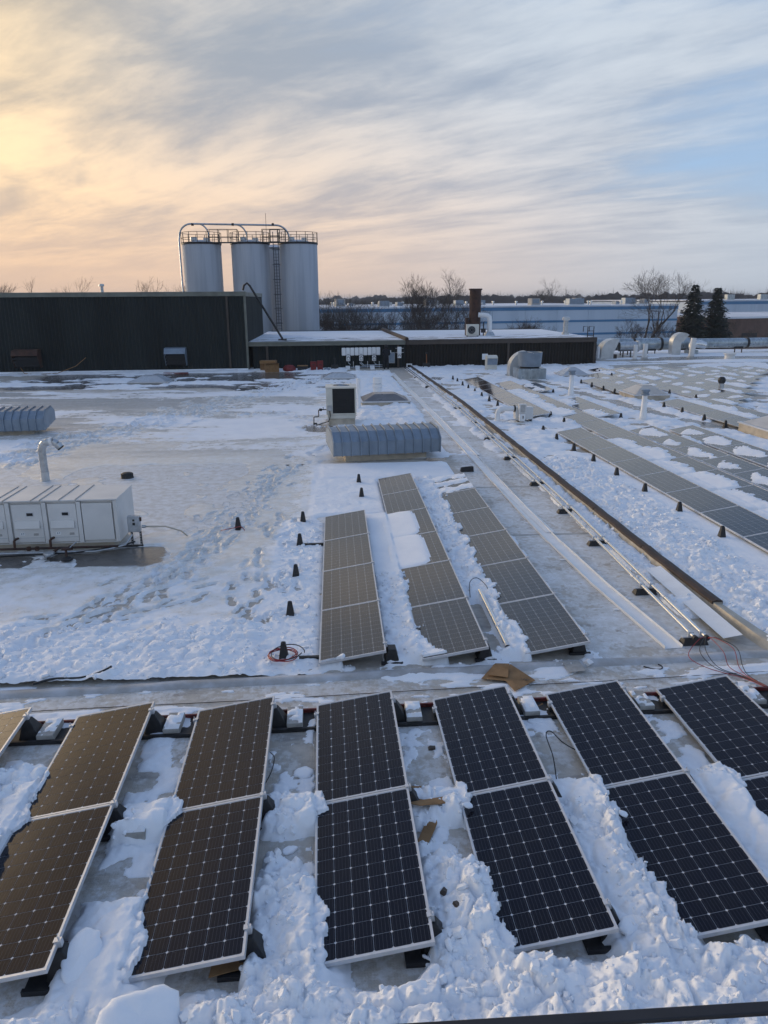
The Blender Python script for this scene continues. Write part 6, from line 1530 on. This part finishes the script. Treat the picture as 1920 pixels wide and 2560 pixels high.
b = MB(); q = P(70.5, -.1, 0); b.hexa([P(70.3, -.12, -4.5), P(70.6, -.12, -4.5), P(70.6, -.03, -4.5), P(70.3, -.03, -4.5), P(70.3, -.12, 2.7), P(70.6, -.12, 2.7), P(70.6, -.03, 2.7), P(70.3, -.03, 2.7)])
UL = ['boxy', 'tall', 'low', 'wide', 'small', 'square']
spots = ((44, 8, 2.4, 2.2), (52.5, 5, 2.6, 1.6), (58, 12, 1.6, 1.2), (63, 6, 3.0, 2.1), (70.5, 9, 2.2, 1.6), (77, 14, 1.4, 1.2), (86.5, 5, 2.6, 2.0), (89.5, 10, 1.2, 1.3), (97, 6, 4.6, 1.9), (102, 14, 2.0, 2.1), (108, 7, 1.2, .9), (112.5, 9, 3.2, 2.0), (115.5, 7, 1.8, 1.7), (49, 20, 1.2, 1.0), (81, 22, 2.6, 1.6), (105.5, 20, 1.2, 1.0))
for k, (s, d_, wd, h) in enumerate(spots):
    wd *= .8; h *= .72
    x, y, z = P(s, d_, 3.75); t = thing('warehouse_roof_unit', 'grey air handling box on the far warehouse roof, %s from its left end in view' % (ORD[k] if k else 'first'), 'roof unit', (x, y, z), .21 + rw.uniform(-.05, .05), 'units on the far warehouse roof')
    b = MB(); b.box(-wd / 2, wd / 2, -.9, .9, .15, h); part('cabinet', b, M['hood'] if k % 3 else M['concrete'], t, bevel=.05)
    b = MB(); b.box(-wd / 2 - .1, wd / 2 + .1, -1, 1, -.15, .15); part('curb', b, M['wh_roof'], t)
    b = MB(); b.box(-wd * .35, wd * .35, -.93, -.905, .4, h - .2); part('grille', b, M['hood'], t)
    if k % 2: b = MB(); b.box(wd / 2 + .02, wd / 2 + .7, -.4, .4, .2, h * .75); part('hood', b, M['steel'], t)
spots2 = [rw.uniform(40, 116) for _ in range(16)]
for k, s in enumerate(sorted(spots2)):
    x, y, z = P(s, rw.uniform(2, 30), 3.75); b = MB(); b.lathe([(.22, -.1), (.22, .6), (.36, .62), (.3, .85), (0, .9)], 8); o = link('far_roof_vent', b.mesh('far_roof_vent', M['duct_light'], 40)); o.location = (x, y, z); tag(o, 'tiny round vent on the far warehouse roof, %s from the left' % (ORD[k] if k else 'first'), 'vent', 'small vents on the far warehouse roof')
t, P2, L2 = warehouse((112, 232), (240, 262), 60, 4.1, ((3.0, 3.9),), 'second pale warehouse with one blue stripe at the far right')
for k, s in enumerate((17, 30, 38)):
    x, y, z = P2(s, 6, 4.4); b = MB(); b.box(-1.2, 1.2, -1, 1, -.1, 1.6); o = link('warehouse_roof_unit', b.mesh('roof_box', M['duct'])); o.location = (x, y, z); tag(o, 'pale roof box on the second warehouse, %s from the left' % ('first', 'second', 'third')[k], 'roof unit', 'units on the second warehouse')
t = thing('brick_building', 'low brown brick building with a snowy flat roof at the far right', 'building', (0, 0, 0))
b = MB(); b.hexa([(86, 165, GZ), (150, 178, GZ), (150, 215, GZ), (86, 215, GZ), (86, 165, .55), (150, 178, .75), (150, 215, .75), (86, 215, .55)]); part('wall', b, M['brick_far'], t)
b = MB(); b.hexa([(85.7, 164.6, .56), (150, 177.6, .76), (150, 215, .76), (85.7, 215, .56), (85.7, 164.6, .95), (150, 177.6, 1.15), (150, 215, 1.15), (85.7, 215, .95)]); part('roof', b, M['wh_roof'], t)
for k in range(6):
    f = .08 + k * .12; x, y = 86 + 64 * f, 165 + 13 * f; b = MB(); b.hexa([(x, y - .12, -4.5), (x + 4, y + .69, -4.5), (x + 4, y + .75, -4.5), (x, y - .02, -4.5), (x, y - .12, -2.6), (x + 4, y + .69, -2.6), (x + 4, y + .75, -2.6), (x, y - .02, -2.6)]); part('window', b, M['louver'], t)

# ---- bare trees
def grow(mb, tk, p, d_, L, r_, depth, rs, spread, segs=3, minr=.012, upb=.12):
    pts = [p]; rad = [r_]; q = p.copy(); dd = d_.copy(); r1 = r_ * .68
    for k in range(segs):
        dd = (dd + Vector((rs.gauss(0, .11), rs.gauss(0, .11), rs.gauss(0, .06) + upb * .5))).normalized(); q = q + dd * (L / segs); pts.append(q.copy()); rad.append(r_ + (r1 - r_) * (k + 1) / segs)
    tgt = tk if depth >= 5 else mb
    minr = min(minr, .012) if segs and depth < 2 else minr
    tgt.tube(pts, [max(a, minr * .6) for a in rad], 6 if depth >= 5 else (4 if depth >= 3 else 3), False)
    if depth <= 0: return
    kids = 2 if depth > 3 else 3
    for j in range(kids + (rs.random() < .55)):
        az = rs.random() * 6.283; ang = rs.uniform(.28, .75) * spread
        u = dd.orthogonal().normalized(); v = dd.cross(u); nd = (dd * math.cos(ang) + (u * math.cos(az) + v * math.sin(az)) * math.sin(ang) + Vector((0, 0, upb))).normalized()
        s = 1.0 if j == 0 else rs.uniform(.35, .95); base = pts[-1] if s > .93 else pts[1] + (pts[-1] - pts[1]) * s
        grow(mb, tk, base, nd, L * rs.uniform(.62, .84), r1 * rs.uniform(.6, .85), depth - 1, rs, spread, segs, minr, upb)
def bare_tree(x, y, h, label, seed, spread=1.0, depth=6, stems=1, r0=None, minr=.011, group='bare trees beyond the roof', z=GZ, upb=.12):
    rs = random.Random(seed); mb = MB(); tk = MB(); r0 = r0 or h * .018
    for k in range(stems):
        d_ = Vector((rs.gauss(0, .10 * (stems > 1) + .03), rs.gauss(0, .1), 1)).normalized() if stems == 1 else Vector((rs.uniform(-.55, .55), rs.uniform(-.4, .4), 1)).normalized()
        grow(mb, tk, Vector((rs.uniform(-.3, .3) * (stems > 1), 0, 0)), d_, h * .27, r0, depth, rs, spread, 3, minr, upb)
    zs = max(v[2] for v in mb.v); k = h / zs
    for q in (mb, tk): q.v = [(a * k, b_ * k, c * k) for a, b_, c in q.v]
    t = thing('bare_tree', label, 'tree', (x, y, z), 0, group)
    part('trunk', tk, M['bark'], t, 60); part('crown', mb, M['twig'], t); return t
bare_tree(51.6, 122, 17.1, 'large round-crowned bare tree standing behind the right end of the warehouse', 33, 1.2, 7, 1, .34, .02, upb=.08)
bare_tree(13.4, 100, 15.6, 'tall bare tree left of the rusty chimney', 12, 1.1, 7, 3, .17, .018)
bare_tree(10.2, 98, 13.6, 'slender bare tree leaning left of the tall one by the chimney', 5, 1.1, 6, 5, .13, .02)
bare_tree(2.6, 97, 13.4, 'dense bare tree just right of the rightmost silo', 8, 1.15, 6, 6, .12, .02)
bare_tree(-.4, 99, 13.4, 'bare tree tucked against the rightmost silo', 21, 1.1, 6, 5, .13, .02)
bare_tree(6.2, 96, 10.0, 'thin low bare tree between the silo tree and the tall tree', 31, .9, 6, 2, .1, .02)
bare_tree(16.5, 97, 12.0, 'bare tree half hidden by the rusty chimney', 41, .9, 6, 2, .12, .02)
bare_tree(34, 230, 21.5, 'distant bare tree just right of the rusty chimney top', 9, 1.1, 6, 1, .4, .05)
bare_tree(86, 300, 20.5, 'distant rounded bare tree on the horizon, middle right', 11, 1.3, 6, 3, .3, .06)
bare_tree(31, 121, 9.6, 'spreading bare tree before the warehouse, left of the mushroom vent', 14, 1.3, 6, 5, .2, .022)
bare_tree(28.3, 122, 7.6, 'low bare shrub tree before the warehouse left of the spreading one', 15, 1.2, 6, 3, .1, .02)
bare_tree(23.6, 124, 7.4, 'faint low bare tree before the warehouse near the chimney duct', 16, 1.2, 6, 3, .1, .018)
bare_tree(53.0, 132, 8.9, 'pale bare tree before the right end of the warehouse wall', 18, 1.2, 6, 2, .1, .02)
bare_tree(56.6, 131, 8.6, 'second pale bare tree before the warehouse wall, nearer the spruces', 19, 1.1, 6, 2, .1, .02)
bare_tree(45.8, 130, 5.6, 'very low bare tree before the warehouse above the cream elbow', 20, 1.2, 5, 3, .08, .02)
bare_tree(-40.5, 112, 15.7, 'bare tree top rising over the tall building at the left', 22, 1.0, 6, 2, .2, .03)
bare_tree(-47.6, 112, 15.0, 'bare tree cut off by the left edge above the tall building', 23, 1.0, 6, 1, .2, .03)
bare_tree(-23.2, 112, 15.5, 'bare tree top left of the leftmost silo', 24, 1.1, 6, 2, .2, .026)
bare_tree(-13.9, 116, 16.4, 'bare tree showing in the gap between the silos', 25, 1.0, 6, 2, .2, .026)
bare_tree(58.9, 116, 6.0, 'reddish bare shrub at the foot of the spruces', 26, 1.3, 6, 4, .07, .02)
bare_tree(54.2, 117, 5.6, 'brown bare shrub left of the first spruce', 27, 1.3, 6, 4, .07, .02)
bare_tree(66.4, 124, 9.0, 'dense brown bare tree right of the second spruce', 28, 1.2, 6, 3, .1, .022)
bare_tree(72.5, 130, 7.6, 'brown bare tree before the brick building at the right edge', 29, 1.2, 6, 3, .1, .022)
bare_tree(72.5, 112, 5.0, 'small dark bare bush before the brick building', 30, 1.3, 6, 4, .06, .02)

def spruce(x, y, h, w_, label, seed):
    rs = random.Random(seed); t = thing('spruce_tree', label, 'tree', (x, y, GZ), 0, 'dark spruces beside the warehouse')
    b = MB(); b.tube([(0, 0, 0), (.05, 0, h * .5), (0, 0, h * .98)], [.26, .15, .03], 8); part('trunk', b, M['bark'], t)
    b = MB(); z = h * .06
    while z < h * .995:
        f = 1 - z / h; R_ = w_ * (f ** .80) * (1.0 if z > h * .12 else .8)
        for k in range(int(12 + 24 * f)):
            a = rs.random() * 6.283; L = R_ * rs.uniform(.55, 1.15) + .12; n = max(3, int(L / .20)); dr = rs.uniform(.12, .40)
            for j in range(n):
                s = (j + rs.uniform(.2, 1)) / n; cx, cy, cz = L * s * math.cos(a), L * s * math.sin(a), z - dr * L * s + .28 * L * s * s
                wd = (.42 + .42 * rs.random()) * (1.1 - .35 * s); a2 = a + rs.uniform(-1.0, 1.0); tl = rs.uniform(-.55, .1)
                ux, uy = math.cos(a2) * wd, math.sin(a2) * wd; vx, vy = -math.sin(a2) * wd * .34, math.cos(a2) * wd * .34
                b.add([(cx - vx, cy - vy, cz), (cx + ux * .5 - vx * .8, cy + uy * .5 - vy * .8, cz + tl * wd * .4), (cx + ux, cy + uy, cz + tl * wd), (cx + vx + ux * .3, cy + vy + uy * .3, cz + .04 + rs.uniform(-.1, .1))], [(0, 1, 2, 3)])
        z += h * .013 + .08
    part('crown', b, M['needle'], t)
spruce(56.7, 118.5, 14.1, 4.1, 'left and taller of two dark spruces beside the warehouse end', 2)
spruce(60.9, 119.5, 13.8, 4.2, 'right of two dark spruces beside the warehouse end', 6)

# ---- far woodland on the horizon
rs = np.random.RandomState(12); fv = []; ff = []
def far_wood(n, x0, x1, y0, y1, h0, h1):
    X = rs.uniform(x0, x1, n); Y = rs.uniform(y0, y1, n)
    H = rs.uniform(h0, h1, n) * (.75 + .5 * fbm(X * .012 + 3, Y * .01, 4, 3))
    for x, y, h in zip(X, Y, H):
        nb = 44
        a = rs.uniform(-1.25, 1.25, nb); l = h * rs.uniform(.35, .62, nb) * (1 - .25 * np.abs(a)); bz = GZ + h * rs.uniform(.12, .45, nb); w_ = h * .014
        for q in range(nb):
            ex = x + math.sin(a[q]) * l[q] * .85; ez = min(bz[q] + math.cos(a[q]) * l[q], GZ + h); o = len(fv)
            fv.extend([(x - w_ + .3 * a[q], y, bz[q]), (x + w_ + .3 * a[q], y, bz[q]), (ex, y + rs.uniform(-1, 1), ez)]); ff.append((o, o + 1, o + 2))
        o = len(fv); fv.extend([(x - w_, y, GZ), (x + w_, y, GZ), (x, y, GZ + h * .7)]); ff.append((o, o + 1, o + 2))
        o = len(fv); xs_ = np.linspace(-.46, .46, 9); tops = [GZ + h * (.80 - 1.3 * q * q) * rs.uniform(.86, 1.06) for q in xs_]
        fv.extend([(x - h * .46, y + .5, GZ), (x + h * .46, y + .5, GZ)] + [(x + h * q, y + .5, tp) for q, tp in zip(xs_[::-1], tops[::-1])]); ff.append(tuple(range(o, o + 11)))
far_wood(1300, -80, 420, 360, 620, 13.5, 17)
far_wood(120, 150, 300, 285, 330, 13, 17.5)
far_wood(700, -900, 1500, 650, 1500, 15, 21)
me = bpy.data.meshes.new('far_woodland'); me.from_pydata(fv, [], ff); me.materials.append(M['wood_far']); o = link('far_woodland', me); o['kind'] = 'stuff'

# ------------------------------------------------------------------ air
hm = bpy.data.materials.new('haze_air'); hm.use_nodes = True; hn = hm.node_tree; hn.nodes.clear()
ho = hn.nodes.new('ShaderNodeOutputMaterial'); hv = hn.nodes.new('ShaderNodeVolumePrincipled'); hn.links.new(hv.outputs[0], ho.inputs['Volume'])
hv.inputs['Color'].default_value = (.72, .80, .92, 1); hv.inputs['Density'].default_value = 0.0003
hb = MB(); hb.box(-4100, 4100, -700, 7100, -8.2, 16.5)
o = link('haze', hb.mesh('haze', hm)); o['kind'] = 'stuff'
